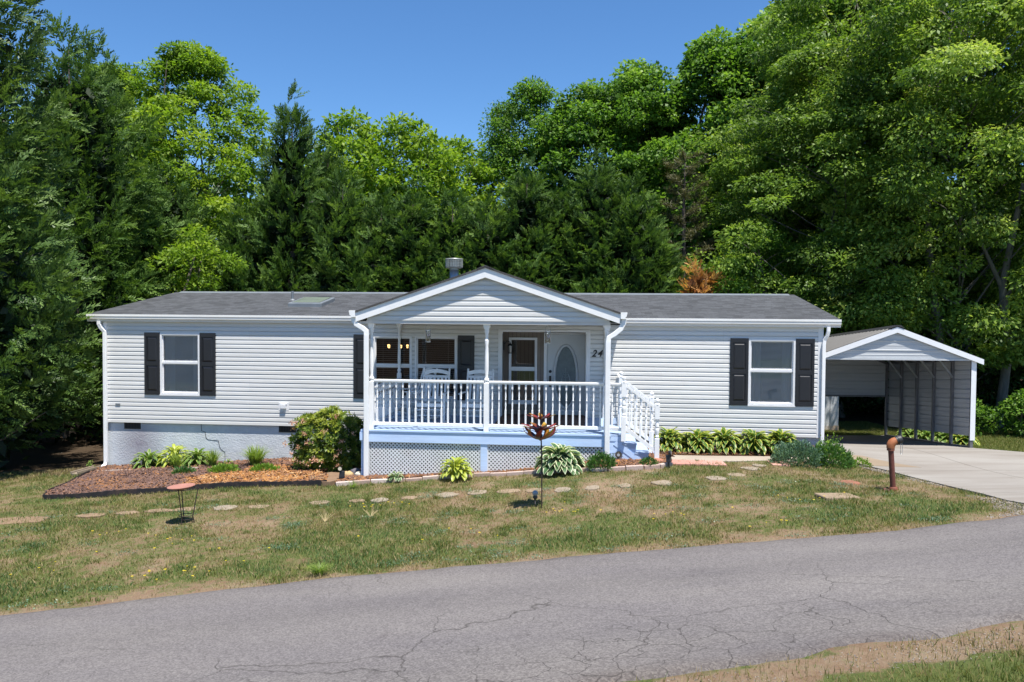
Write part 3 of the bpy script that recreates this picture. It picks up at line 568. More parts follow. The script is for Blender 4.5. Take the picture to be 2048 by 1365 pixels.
# ---------------------------------------------------------------- the house
house=empty('house',(HOX,HOY,0),-TH,'long single-storey pale grey vinyl-sided house with black shutters, white gutters and grey shingle roof','house')
def hb(): return MB(lambda s,t,z:(s,-t,z))
L=16.77;ZT=3.82
OP=[(1.437,2.434,2.07,3.535),(6.66,7.585,2.07,3.53),(7.65,8.645,2.07,3.53),(9.69,11.60,1.45,3.645),(15.19,16.20,2.07,3.535)]
def cut_rects(a0,a1,z0,z1,ops):
    """rectangles of [a0,a1]x[z0,z1] left after removing the openings"""
    xs=sorted({a0,a1}|{min(max(v,a0),a1) for o in ops for v in o[:2]});out=[]
    for p,q in zip(xs,xs[1:]):
        if q-p<1e-6: continue
        m=(p+q)/2;segs=[(z0,z1)]
        for o in ops:
            if o[0]<m<o[1]:
                ns=[]
                for u,v in segs:
                    if o[2]>u: ns.append((u,min(v,o[2])))
                    if o[3]<v: ns.append((max(u,o[3]),v))
                segs=[(u,v) for u,v in ns if v-u>1e-4]
        for u,v in segs: out.append((p,q,u,v))
    return out
def siding(mb,mp,a0,a1,z0,z1,ops=(),h=.1016,out=.026,clipz=None):
    """double-four clapboard: each course leans out to a butt that shades the one below"""
    k=0;z=z0
    while z<z1-1e-4:
        ze=min(z+h,z1)
        la,ra=(a0,a1) if clipz is None else clipz(z,ze)
        if ra-la>.01:
            for (p,q,u,v) in cut_rects(la,ra,z,ze,ops):
                fo=lambda zz:out*(1-(zz-z)/h)+.002
                mid=u+(v-u)*.62
                if v-u>.05:
                    mb.add([mp(p,fo(u),u),mp(q,fo(u),u),mp(q,fo(u)*.93,mid),mp(p,fo(u)*.93,mid),mp(q,.002,v),mp(p,.002,v)],[(0,1,2,3),(3,2,4,5)],False)
                else: mb.add([mp(p,fo(u),u),mp(q,fo(u),u),mp(q,fo(v),v),mp(p,fo(v),v)],[(0,1,2,3)],False)
                mb.add([mp(p,fo(u),u),mp(q,fo(u),u),mp(q,-.004,u),mp(p,-.004,u)],[(3,2,1,0)],False)
        z=ze;k+=1
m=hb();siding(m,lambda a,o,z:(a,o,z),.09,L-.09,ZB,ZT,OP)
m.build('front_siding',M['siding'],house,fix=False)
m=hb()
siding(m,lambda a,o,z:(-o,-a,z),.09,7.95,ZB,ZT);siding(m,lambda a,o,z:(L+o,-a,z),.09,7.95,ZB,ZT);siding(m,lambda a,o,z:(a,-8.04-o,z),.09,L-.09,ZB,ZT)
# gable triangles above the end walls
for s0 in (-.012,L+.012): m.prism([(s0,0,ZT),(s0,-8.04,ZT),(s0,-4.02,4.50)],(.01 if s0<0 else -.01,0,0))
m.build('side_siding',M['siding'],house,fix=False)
m=hb()
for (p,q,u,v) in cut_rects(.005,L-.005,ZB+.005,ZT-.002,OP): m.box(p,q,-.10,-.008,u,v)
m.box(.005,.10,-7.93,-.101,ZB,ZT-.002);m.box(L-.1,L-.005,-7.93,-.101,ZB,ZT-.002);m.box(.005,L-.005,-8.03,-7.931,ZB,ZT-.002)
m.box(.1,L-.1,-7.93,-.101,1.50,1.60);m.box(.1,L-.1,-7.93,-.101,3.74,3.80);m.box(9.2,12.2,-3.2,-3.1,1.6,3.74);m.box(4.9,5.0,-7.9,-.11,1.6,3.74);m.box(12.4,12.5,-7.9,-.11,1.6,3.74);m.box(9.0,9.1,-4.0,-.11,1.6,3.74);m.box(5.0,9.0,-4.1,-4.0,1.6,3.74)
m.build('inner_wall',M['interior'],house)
for s0,s1 in ((-.02,.09),(L-.09,L+.02)):
    m=hb();e=(-.028,.0) if s0<1 else (L,L+.028)
    m.add([(s0,.028,ZB-.01),(s1,.028,ZB-.01),(s1,-.02,ZB-.01),(s0,-.02,ZB-.01),(s0,.028,ZT),(s1,.028,ZT),(s1,-.02,ZT),(s0,-.02,ZT)],[(0,1,5,4),(1,2,6,5),(2,3,7,6),(3,0,4,7),(0,3,2,1),(4,5,6,7)],False)
    m.box(e[0],e[1],-.1,-.019,ZB-.01,ZT)
    m.build('corner_post',M['vinyl_trim'],house)
for a,b in ((.09,6.7),(12.4,L-.09)):
    m=hb();m.box(a,b,.0,.026,ZT-.07,ZT);m.build('frieze_trim',M['siding'],house)
# foundation with vents and a stepped crack
f=hb();f.box(.0,L,-.16,-.035,-.35,ZB-.004);f.box(.0,.13,-7.9,-.161,-.35,ZB-.004);f.box(L-.13,L,-7.9,-.161,-.35,ZB-.004);f.box(0,L,-8.0,-7.901,-.35,ZB-.004)
fo=f.build('foundation',M['found'],house)
m=hb();pts=[(2.43,ZB-.01),(2.44,1.20),(2.53,1.17),(2.55,1.03),(2.60,.99),(2.86,.97),(2.89,.82),(2.93,.76),(3.02,.70),(3.03,.45)]
for a,b in zip(pts,pts[1:]): m.bar((a[0],-.033,a[1]),(b[0],-.033,b[1]),.006,.010)
m.build('wall_crack',M['dark'],fo);m=hb();pts=[(4.62,1.1),(4.66,1.02),(4.65,.93)]
for a,b in zip(pts,pts[1:]): m.bar((a[0],-.033,a[1]),(b[0],-.033,b[1]),.005,.008)
m.build('wall_crack',M['dark'],fo)
for vs0 in (.48,4.36,15.35):
    m=hb();m.box(vs0,vs0+.42,-.034,-.030,ZB-.155,ZB-.012)
    vt=m.build('crawlspace_vent',M['dark'],house)
    m=hb()
    for i in range(10):
        q=vs0+.03+i*.04;m.box(q,q+.012,-.03,-.022,ZB-.14,ZB-.03)
    m.box(vs0,vs0+.42,-.03,-.018,ZB-.16,ZB-.145);m.build('vent_grille',M['black_metal'],vt)
# main roof
ze,zr=3.985,4.632;m=hb();s0,s1=-.35,L+.35
T0=.09;m.prism([(s0,T0,ze),(s0,-4.02,zr),(s0,-8.13,ze),(s0,-8.13,ze-.05),(s0,-4.02,zr-.05),(s0,T0,ze-.05)],(s1-s0,0,0))
rf=m.build('roof',M['shingle'],house)
m=hb();m.prism([(s0+.15,-3.86,zr-.022),(s0+.15,-4.02,zr+.022),(s0+.15,-4.18,zr-.022),(s0+.15,-4.18,zr-.035),(s0+.15,-4.02,zr+.006),(s0+.15,-3.86,zr-.035)],(s1-s0-.3,0,0));m.build('ridge_cap',M['grey_flash'],rf)
for sa in (s0-.002,s1-.018):
    m=hb();m.prism([(sa,T0-.01,ze-.052),(sa,-4.02,zr-.052),(sa,-8.12,ze-.052),(sa,-8.12,ze-.17),(sa,-4.02,zr-.17),(sa,T0-.01,ze-.17)],(.02,0,0))
    m.build('rake_board',M['white'],house)
for a,b in ((s0+.02,6.95),(12.42,s1-.02)):
    m=hb();m.box(a,b,-.0,.02,ZT+.001,ze-.055);m.build('fascia',M['white'],house)
for a,b in ((s0+.02,-.0),(L,s1-.02)):
    m=hb();m.prism([(a,.018,ZT),(a,-4.02,ZT+.62),(a,-8.1,ZT),(a,-8.1,ZT-.01),(a,-4.02,ZT+.6),(a,.018,ZT-.01)],(b-a,0,0))
    m.build('soffit',M['soffit'],house)
# K-style gutters
prof=[(.0,.0),(.0,.125),(.004,.125),(.004,.004),(.075,.004),(.082,.03),(.108,.055),(.108,.085),(.118,.092),(.118,.122),(.110,.127),(.124,.130),(.126,.092),(.116,.08),(.116,.05),(.088,.025),(.08,-.004),(.0,-.004)]
def kgutter(mb,a0,a1,mp):
    n=len(prof);V=[mp(a,p,z) for a in (a0,a1) for p,z in prof]
    mb.add(V,[(i,(i+1)%n,(i+1)%n+n,i+n) for i in range(n)],False)
    out=[prof[0],(.0,.125),(.124,.128),(.126,.092),(.116,.08),(.116,.05),(.088,.025),(.08,-.004)]
    for a in (a0,a1): mb.add([mp(a,p,z) for p,z in out],[tuple(range(len(out)))],False)
for a,b in ((s0-.01,6.98),(12.38,s1+.01)):
    m=hb();kgutter(m,a,b,lambda a_,p,z:(a_,p*1.02+.021,z*1.32+3.808));gq=m.build('gutter',M['gutter'],house)
    q=a+1.4
    while q<b-.3: m=hb();m.box(q,q+.012,.03,.145,3.966,3.974);m.build('gutter_strap',M['gutter'],gq);q+=2.6
def downspout(pts,parent,w=.082,d=.06):
    m=hb();m.fn=None;P=[(a,-b,c) for a,b,c in pts]
    m.sweep(P,[(-w/2,-d/2),(-w/2+.01,-d/2-.004),(w/2-.01,-d/2-.004),(w/2,-d/2),(w/2,d/2),(-w/2,d/2)],up=(0,1,0) if abs(P[-1][2]-P[0][2])>1 else (0,0,1));return m.build('downspout',M['white'],parent,fix=True)
zg=tz(*HW(.06,.2)[:2])
downspout([(-.06,.10,3.82),(-.06,.10,3.74),(-.03,.085,3.66),(.055,.06,3.56),(.06,.06,3.46),(.06,.06,zg+.16),(.06,.09,zg+.09),(.0,.2,zg+.04),(-.08,.42,zg+.03)],house)
zg2=tz(*HW(L,.2)[:2])
downspout([(L+.10,.10,3.82),(L+.10,.10,3.72),(L+.08,.085,3.62),(L+.03,.06,3.52),(L+.02,.06,3.42),(L+.02,.06,zg2+.05)],house,.07)
# windows
def window(s0,s1,z0,z1,blind,glass='glass',t=0.0,parent=house,fw=.045):
    m=hb();o=t+.035
    m.box(s0,s1,t-.09,o,z1-fw,z1);m.box(s0,s1,t-.09,o,z0,z0+fw);m.box(s0,s0+fw,t-.09,o,z0+fw,z1-fw);m.box(s1-fw,s1,t-.09,o,z0+fw,z1-fw)
    zm=(z0+z1)/2+.03
    fr=m.build('window',M['vinyl_trim'],parent,bevel=.004)
    m=hb();a,b=s0+fw,s1-fw
    m.box(a,b,t-.03,t+.012,zm-.025,zm+.025)
    for u,v,ti in ((z0+fw,zm-.025,t-.03),(zm+.025,z1-fw,t-.012)):
        q=.022;m.box(a,b,ti-.02,ti+.015,u,u+q);m.box(a,b,ti-.02,ti+.015,v-q,v);m.box(a,a+q,ti-.02,ti+.015,u+q,v-q);m.box(b-q,b,ti-.02,ti+.015,u+q,v-q)
    m.build('sash',M['vinyl_trim'],fr)
    m=hb();m.quad((a+.02,t-.03,z0+fw+.02),(b-.02,t-.03,z0+fw+.02),(b-.02,t-.03,z1-fw-.02),(a+.02,t-.03,z1-fw-.02));m.build('pane',M[glass],fr,fix=False)
    m=hb();z=z0+fw+.01
    if blind=='closed':
        while z<z1-fw: m.bar((a+.015,t-.058,z),(b-.015,t-.058,z),.010,.0165);z+=.0255
    elif blind=='open':
        while z<z1-fw: m.bar((a+.015,t-.10,z),(b-.015,t-.10,z),.045,.003,up=(0,.10,1));z+=.048
        for q in (.2,.8):
            x=a+(b-a)*q;m.box(x-.002,x+.002,t-.079,t-.077,z0+fw,z1-fw)
    m.box(a+.01,b-.01,t-.12,t-.075,z1-fw-.04,z1-fw+.0)
    m.build('blind',M['blind'],fr)
    if blind=='closed':
        for ca,cb2 in ((a+.0,a+(b-a)*.27),(b-(b-a)*.22,b)):
            m=hb();nn=16;P=[(ca+(cb2-ca)*i/nn,t-.15+.018*math.sin(i*1.9+ca)) for i in range(nn+1)]
            for p,q in zip(P,P[1:]): m.quad((p[0],p[1],z0+.03),(q[0],q[1],z0+.03),(q[0],q[1],z1-.05),(p[0],p[1],z1-.05))
            m.build('curtain',M['blind'],fr,fix=False)
    m=hb();m.box(s0-.01,s1+.01,t+.0,o+.012,z0-.03,z0-.003);m.build('sill',M['vinyl_trim'],fr)
    return fr
window(*OP[0],'closed');window(*OP[4],'closed')
window(*OP[1],'open','glass_dark');window(*OP[2],'open','glass_dark')
# curtain edges seen behind the two end windows
def shutter(s0,s1,z0,z1):
    m=hb();o=.050;b=.055;zm=(z0+z1)/2
    m.box(s0,s1,.012,o,z0,z0+.09);m.box(s0,s1,.012,o,z1-.10,z1);m.box(s0,s0+b,.012,o,z0+.09,z1-.1);m.box(s1-b,s1,.016,o,z0+.09,z1-.1);m.box(s0+b,s1-b,.016,o,zm-.045,zm+.045)
    m.box(s0+b,s1-b,.014,.034,z0+.09,z1-.10)
    for u,v in ((z0+.09,zm-.045),(zm+.045,z1-.1)):
        g=.018;k=.03;a0,a1,u0,v0=s0+b+g,s1-b-g,u+g,v-g
        m.add([(a0,.035,u0),(a1,.035,u0),(a1,.035,v0),(a0,.035,v0),(a0+k,.051,u0+k),(a1-k,.051,u0+k),(a1-k,.051,v0-k),(a0+k,.051,v0-k)],[(4,5,6,7),(0,1,5,4),(1,2,6,5),(2,3,7,6),(3,0,4,7)],False)
    return m.build('shutter',M['black_shutter'],house,bevel=.003)
for a,b in ((1.05,1.432),(2.439,2.833),(6.20,6.645),(8.66,9.045),(14.79,15.184),(16.206,16.605)): shutter(a,b,2.055,3.55)
# small fittings on the wall
m=hb();m.box(.30,.42,.012,.04,1.78,1.83);m.build('wall_plate',M['grey_flash'],house)
m=hb();m.box(4.38,4.63,.012,.03,1.73,1.93);dv=m.build('dryer_vent',M['vinyl_trim'],house,bevel=.006)
m=hb();m.box(4.44,4.57,.03,.085,1.79,1.87);m.box(4.43,4.58,.031,.06,1.875,1.9);m.build('vent_hood',M['vinyl_trim'],dv)
# roof fittings
m=hb();zz=4.33;m.lathe((3.74,-2.5,zz),[(0,.035),(.30,.035)],10);m.lathe((3.74,-2.5,zz),[(0,.11),(.03,.10),(.09,.04)],12);m.build('vent_pipe',M['grey_flash'],rf)
def roofz(t): return 3.985+(.09-t)*.1574
m=hb();a,b,u,v=4.10,4.98,-1.25,-2.3
m.add([(a,u,roofz(u)),(b,u,roofz(u)),(b,v,roofz(v)),(a,v,roofz(v)),(a,u,roofz(u)+.10),(b,u,roofz(u)+.10),(b,v,roofz(v)+.1),(a,v,roofz(v)+.1)],[(4,5,6,7),(0,1,5,4),(1,2,6,5),(2,3,7,6),(3,0,4,7)],False)
sk=m.build('skylight',M['grey_flash'],rf,bevel=.02)
m=hb();m.add([(a+.08,u-.08,roofz(u)+.118),(b-.08,u-.08,roofz(u)+.118),(b-.08,v+.08,roofz(v)+.102),(a+.08,v+.08,roofz(v)+.102)],[(0,1,2,3)],False);m.build('skylight_pane',paint('skylight_acrylic',(.20,.24,.2),.2,.2,2),sk,fix=False)
m=hb();m.add([(4.36,-2.4,4.36),(4.76,-2.4,4.36),(4.76,-2.75,4.42),(4.36,-2.75,4.42),(4.38,-2.42,4.43),(4.74,-2.42,4.43),(4.74,-2.7,4.49),(4.38,-2.7,4.49)],[(4,5,6,7),(0,1,5,4),(1,2,6,5),(2,3,7,6),(3,0,4,7)],False);m.build('roof_vent',M['black_metal'],rf)
# flue
m=hb();m.lathe((8.117,-2.5,4.2),[(0,.12),(.98,.12),(.985,.10),(1.07,.10)],16);fl=m.build('chimney_flue',M['galv'],rf)
m=hb();m.lathe((8.117,-2.5,5.24),[(0,.17),(.02,.225),(.03,.225)],20)
for i in range(30):
    a=i*2*math.pi/30;m.bar((8.117+.22*math.cos(a),-2.5+.22*math.sin(a),5.27),(8.117+.22*math.cos(a),-2.5+.22*math.sin(a),5.47),.010,.010)
for q in (5.30,5.34,5.38,5.42,5.46): m.lathe((8.117,-2.5,q),[(0,.223),(.008,.223)],24,cap=False)
m.lathe((8.117,-2.5,5.47),[(0,.228),(.02,.228),(.035,.1)],20);m.lathe((8.117,-2.5,5.2),[(0,.13),(.27,.13)],14);m.build('flue_cap',paint('galvanized_cap',(.36,.37,.35),.4,.2,9,metal=.3),fl)
# entry alcove
m=hb();m.box(9.69,10.62,-.44,-.40,1.6,3.64);m.box(9.65,9.69,-.44,-.101,1.6,3.64);m.box(11.60,11.64,-.44,-.101,1.6,3.64);m.box(9.65,11.64,-.44,-.101,3.646,3.70);m.box(9.65,9.689,-.1,-.02,1.6,3.64)
m.build('entry_alcove',M['tan_panel'],house)
m=hb();q=9.78
while q<10.6: m.box(q,q+.008,-.399,-.397,1.7,3.64);q+=.095
m.build('alcove_groove',paint('groove_shadow_paint',(.12,.09,.08),.8,.1),house)
m=hb();m.box(9.596,9.69,-.02,.045,1.70,3.64);m.box(11.60,11.694,-.02,.045,1.70,3.64);m.box(9.596,11.694,-.02,.04,3.641,3.70);m.box(9.596,9.70,.0,.055,3.60,3.66);m.box(11.59,11.694,.0,.055,3.60,3.66)
m.build('entry_trim',M['vinyl_trim'],house,bevel=.004)
window(9.80,10.46,1.98,3.505,'open','glass_dark',t=-.365,fw=.035)
m=hb();m.box(10.62,10.69,-.44,-.33,1.70,3.62);m.box(11.57,11.60,-.44,-.33,1.70,3.62);m.box(10.69,11.57,-.44,-.33,3.585,3.62);m.build('door_frame',M['vinyl_trim'],house,bevel=.004)
# door slab with an oval hole
cx,cz,ra,rb=11.13,2.60,.235,.70
n=40;m=hb();x0,x1,z0,z1=10.695,11.565,1.715,3.58
ring=[(cx+ra*math.cos(2*math.pi*i/n),cz+rb*math.sin(2*math.pi*i/n)) for i in range(n)]
outer=[]
for i in range(n):
    a=2*math.pi*i/n;c,s=math.cos(a),math.sin(a);k=min(((x1-cx) if c>0 else (cx-x0))/max(abs(c),1e-6),((z1-cz) if s>0 else (cz-z0))/max(abs(s),1e-6));outer.append((cx+c*k,cz+s*k))
for i in range(n):
    j=(i+1)%n;m.quad((ring[i][0],-.38,ring[i][1]),(ring[j][0],-.38,ring[j][1]),(outer[j][0],-.38,outer[j][1]),(outer[i][0],-.38,outer[i][1]))
for cxx,czz in ((x0,z0),(x1,z0),(x1,z1),(x0,z1)):
    b2=sorted(outer,key=lambda p:(p[0]-cxx)**2+(p[1]-czz)**2)[:2];m.quad((cxx,-.3801,czz),(b2[0][0],-.3801,b2[0][1]),(b2[1][0],-.3801,b2[1][1]))
m.box(x0,x1,-.43,-.42,z0,z1)
dr=m.build('front_door',M['door'],house,fix=False)
m=hb();P=[(cx+(ra+.03)*math.cos(2*math.pi*i/48),-.37,cz+(rb+.03)*math.sin(2*math.pi*i/48)) for i in range(49)];m.fn=None;m.tube([(a,-b,c) for a,b,c in P],.034,6,cap=False);m.build('oval_moulding',M['door'],dr)
m=hb();m.quad(*[(p[0],-.385,p[1]) for p in ring]);m.build('oval_pane',paint('frosted_door_glass',(.10,.135,.15),.35,.25,9,spec=.6),dr,fix=False)
m=hb();m.fn=None
for sg in (-1,1):
    for k in range(3):
        m.tube([(cx+sg*(.01+.05*k)*1.0,.379,cz-.22+.05*k),(cx+sg*(.10-.01*k),.378,cz-.10+.06*k),(cx+sg*(.07-.02*k),.378,cz+.02+.05*k),(cx+sg*.02,.378,cz-.02+.06*k)],.005,4)
m.tube([(cx,.378,cz-.3),(cx,.378,cz+.2)],.005,4);m.build('etched_scroll',paint('etched_glass_line',(.28,.33,.35),.5,.05),dr)
for q in (((x0+.10,x1-.10,1.80,1.83)),):
    m=hb();m.box(q[0],q[1],-.379,-.372,q[2],q[3]);m.build('door_sweep',M['vinyl_trim'],dr)
m=hb();m.lathe((x0+.075,-.38,2.72),[(0,.035),(.02,.035),(.03,.02)],12,'y');m.box(x0+.05,x0+.10,-.38,-.36,2.36,2.62);m.fn=None;m.tube([(x0+.075,.36,2.58),(x0+.075,.30,2.56),(x0+.075,.30,2.43),(x0+.075,.36,2.40)],.012,6);m.build('door_handle',M['black_metal'],dr)
m=hb();m.box(9.69,11.60,-.40,-.02,1.60,1.705);m.build('threshold',M['rug'],house)
# house number
def text_mesh(body,size,extr,shear):
    cu=bpy.data.curves.new('text','FONT');cu.body=body;cu.size=size;cu.extrude=extr;cu.shear=shear;cu.offset=.006;cu.space_character=1.25
    o=bpy.data.objects.new('text',cu);me=bpy.data.meshes.new_from_object(o);bpy.data.objects.remove(o);return me
me=text_mesh('24',.215,.006,.35);me.materials.append(M['letter']);o=bpy.data.objects.new('house_number',me);COL.objects.link(o);o.parent=house
o.location=(11.725,-.03,3.10);o.rotation_euler=(math.pi/2,0,0);o.scale=(.92,1,1)
# wall lantern on the alcove's left side
wl=empty('wall_lantern',HW(9.70,-.15,3.30),-TH,'black coach lantern on the left side wall of the entry alcove','lantern')
m=hb();m.box(0,.02,-.05,.05,-.08,.12);m.fn=None;m.tube([(.02,0,.06),(.08,0,.13),(.15,0,.10),(.15,0,.05)],.009,6);m.build('bracket',M['black_metal'],wl)
m=hb();m.lathe((.15,0,-.16),[(0,.035),(.015,.06),(.02,.045)],8);m.lathe((.15,0,.02),[(0,.075),(.05,.02),(.07,.01)],8)
for i in range(4):
    a=i*math.pi/2+.4;m.bar((.15+.045*math.cos(a),.045*math.sin(a),-.15),(.15+.055*math.cos(a),.055*math.sin(a),.02),.008,.008)
m.build('lantern_cage',M['black_metal'],wl)
m=hb();m.lathe((.15,0,-.14),[(0,.035),(.15,.042)],10);m.build('lamp_glass',paint('frosted_lamp_glass',(.45,.42,.38),.3,.1),wl)
# chandelier inside behind the porch window
ch=empty('chandelier',HW(6.80,-1.7,3.17),-TH,'lit chandelier with amber glass shades inside the left porch window','chandelier')
m=MB();m.lathe((0,0,.0),[(0,.02),(.48,.02)],8)
for i in range(5):
    a=i*2*math.pi/5+.3;c,s=math.cos(a),math.sin(a);m.tube([(0,0,.02),(.12*c,.12*s,-.08),(.26*c,.26*s,-.04),(.26*c,.26*s,.02)],.01,6)
m.build('arms',M['black_metal'],ch)
for i in range(5):
    a=i*2*math.pi/5+.3;c,s=math.cos(a),math.sin(a);m=MB();m.lathe((.26*c,.26*s,.0),[(0,.015),(.03,.026),(.085,.03)],10);m.build('lamp_shade',M['lamp_warm'],ch)
# ---------------------------------------------------------------- the porch (deck, rails, gable roof, steps)
porch=empty('porch',(HOX,HOY,0),-TH,'covered front porch with white gable roof, turned railing and pale blue deck','porch')
DZ=1.71;A0,A1,TF=7.20,12.10,2.62
m=hb();q=.02
while q<TF-.05: m.box(A0-.03,A1+.26,q,min(q+.135,TF-.001),DZ-.035,DZ);q+=.141
m.build('deck_floor',M['deck'],porch)
m=hb();m.box(A0-.05,A1+.02,TF,TF+.022,DZ-.03,DZ+.004);m.box(A0-.02,A1-.02,TF-.04,TF+.005,1.47,DZ-.036);m.box(A0-.06,A0-.02,.0,TF+.0,1.47,DZ-.002)
m.box(A0-.07,A0-.0,TF-.06,TF+.03,1.50,1.66)
m.build('rim_board',M['blue'],porch)
for b_ in ((9.57,9.70,TF-.05,TF-.012,.5),(A0-.05,A0+.06,TF-.06,TF-.014,.35),(A0-.05,A0-.01,.1,.22,.2),(A0-.05,A0-.01,1.2,1.32,.2),(A1-.12,A1-.03,TF-.06,TF-.014,.9)):
    m=hb();m.box(*b_,1.469);m.build('skirt_post',M['blue'],porch)
m=hb();m.box(A0+.1,A1-.15,.2,2.45,.3,1.45);m.build('lattice_shade_box',M['dark'],porch)  # added near-black box, its colour standing in for shade under the deck
# lattice skirt clipped to the sloping ground
def clip(poly,planes):
    for (nx,ny,d) in planes:
        out=[]
        for i in range(len(poly)):
            p=poly[i];q=poly[(i+1)%len(poly)];a=p[0]*nx+p[1]*ny-d;b=q[0]*nx+q[1]*ny-d
            if a<=0: out.append(p)
            if (a<0)!=(b<0) and abs(a-b)>1e-9: k=a/(a-b);out.append((p[0]+(q[0]-p[0])*k,p[1]+(q[1]-p[1])*k))
        poly=out
        if len(poly)<3: return []
    return poly
def lattice(a0,a1,zt,zb0,zb1,mapf,name='lattice_panel'):
    m=hb();sl=(zb1-zb0)/(a1-a0)
    planes=[(-1,0,-a0),(1,0,a1),(0,1,zt),(sl,-1,sl*a0-zb0)]
    pitch=.0776;wd=.0185
    for lay,sg in ((0,1),(1,-1)):
        k=(a0-3.2) if sg>0 else a0-.2
        k=math.floor(k/pitch)*pitch
        while k<(a1+.2 if sg>0 else a1+3.2):
            base=zt-2.4
            # centre line through (k,base) direction (sg,1)
            p=[(k-wd,base),(k+wd,base),(k+wd+sg*2.6,base+2.6),(k-wd+sg*2.6,base+2.6)]
            c=clip(p,planes)
            if len(c)>=3: m.prism([mapf(x,z,lay*.006) for x,z in c],vec(mapf(0,0,.0055))-vec(mapf(0,0,0)))
            k+=pitch
    for (x0,x1) in ((a0-.005,a0+.022),(a1-.022,a1+.005)):
        c=clip([(x0,zt-2.4),(x1,zt-2.4),(x1,zt),(x0,zt)],[planes[3]]);m.prism([mapf(x,z,.012) for x,z in c],vec(mapf(0,0,.006))-vec(mapf(0,0,0)))
    return m.build(name,M['lattice'],porch)
gzs=lambda s,t:tz(*HW(s,t)[:2])
lattice(A0+.06,9.57,1.468,gzs(7.25,2.6),gzs(9.6,2.6),lambda x,z,o:(x,2.575+o,z))
lattice(9.70,A1-.09,1.468,gzs(9.7,2.6),gzs(12.0,2.6),lambda x,z,o:(x,2.575+o,z))
lattice(.1,2.55,1.468,gzs(7.2,.1),gzs(7.2,2.5),lambda x,z,o:(7.19-o,x,z))
# turned posts
def turned(m,s,t,z0,z1,w):
    """square-turned-square post"""
    h=z1-z0;hw=w/2
    m.box(s-hw,s+hw,t-hw,t+hw,z0,z0+h*.45)
    m.box(s-hw,s+hw,t-hw,t+hw,z1-.10,z1)
    a=z0+h*.45;b=z1-.10;H_=b-a
    m.lathe((s,t,a),[(0,hw*.95),(.03,hw*.7),(.05,hw*1.0),(.08,hw*1.0),(.10,hw*.65),(.16,hw*.6),(.3,hw*.85),(H_*.5,hw*.78),(H_-.32,hw*.62),(H_-.22,hw*.9),(H_-.2,hw*.6),(H_-.1,hw*.62),(H_-.05,hw*.95),(H_,hw*.95)],12)
for s,t in ((7.33,2.5),(9.665,2.5),(12.03,2.5),(7.30,.09),(12.03,.06)):
    m=hb();turned(m,s,t,DZ,3.84,.10 if t>1 else .09);m.box(s-.065,s+.065,t-.065,t+.065,3.78,3.84);m.build('porch_post',M['white'],porch,bevel=.004)
# balusters: square ends, turned middle; one mesh shared
bm_=MB();r=.0165
bm_.box(-r,r,-r,r,0,.30);bm_.box(-r,r,-r,r,.72,.82)
bm_.lathe((0,0,.30),[(0,.0165),(.008,.008),(.02,.015),(.03,.008),(.09,.0175),(.13,.015),(.19,.0075),(.2,.016),(.215,.016),(.222,.0075),(.28,.0175),(.34,.011),(.395,.007),(.405,.015),(.42,.0165)],8)
BAL=None
def baluster(parent,s,t,z,h=.82,k=1.0):
    global BAL
    if BAL is None: BAL=bm_.build('baluster',M['white'],parent);o=BAL
    else: o=BAL.copy();COL.objects.link(o);o.parent=parent
    o.location=(s,-t,z);o.scale=(k,k,h/.82);return o
def rail(pts,balus,zt,zb,name='railing'):
    (s0,t0),(s1,t1)=pts;m=hb();m.bar((s0,t0,zt-.02),(s1,t1,zt-.02),.075,.04);m.bar((s0,t0,zt-.05),(s1,t1,zt-.05),.035,.03);m.bar((s0,t0,zb+.03),(s1,t1,zb+.03),.055,.065)
    o=m.build(name,M['white'],porch,bevel=.004)
    for i in range(balus):
        k=(i+.5)/balus;baluster(o,s0+(s1-s0)*k,t0+(t1-t0)*k,zb+.06,zt-.06-zb-.06)
    return o
rail(((7.38,2.5),(9.615,2.5)),17,2.715,1.79)
rail(((9.715,2.5),(11.98,2.5)),17,2.715,1.79)
rail(((7.33,.14),(7.33,2.45)),17,2.56,1.79)
rail(((12.08,2.52),(12.33,2.62)),2,2.715,1.79)
rail(((12.34,.05),(12.34,1.28)),9,2.715,1.79)
# newels and stair rails
def newel(s,t,z0,z1,ball=True):
    m=hb();w=.045;h=z1-z0;m.box(s-w,s+w,t-w,t+w,z0,z0+h*.42);m.box(s-w,s+w,t-w,t+w,z1-.28,z1)
    a=z0+h*.42;Hh=z1-.28-a
    m.lathe((s,t,a),[(0,w*.9),(.02,w*.55),(.04,w*.95),(.06,w*.6),(Hh*.35,w*1.0),(Hh*.5,w*.95),(Hh*.55,w*.55),(Hh*.6,w*.95),(Hh*.8,w*.7),(Hh-.04,w*.6),(Hh-.02,w*.95),(Hh,w*.9)],12)
    m.lathe((s,t,z1),[(0,w*1.15),(.02,w*1.15),(.03,w*.5),(.05,w*.5)],12)
    m.ball((s,t,z1+.08),.042,10)
    return m.build('newel_post',M['white'],porch,bevel=.003)
newel(12.36,2.665,1.60,2.74);newel(13.0,2.665,1.20,2.32);newel(12.35,1.32,1.60,2.74);newel(12.99,1.32,1.12,2.32)
for t in (2.665,1.32):
    m=hb();m.bar((12.39,t,1.86),(12.95,t,1.44),.05,.07);m.build('bottom_rail',M['white'],porch);m=hb();m.bar((12.39,t,2.69),(12.95,t,2.27),.07,.045)
    o=m.build('stair_rail',M['white'],porch)
    for i in range(5):
        k=(i+.6)/5.2;s=12.41+.54*k;baluster(o,s,t,1.86-.42*k+.03,.78)
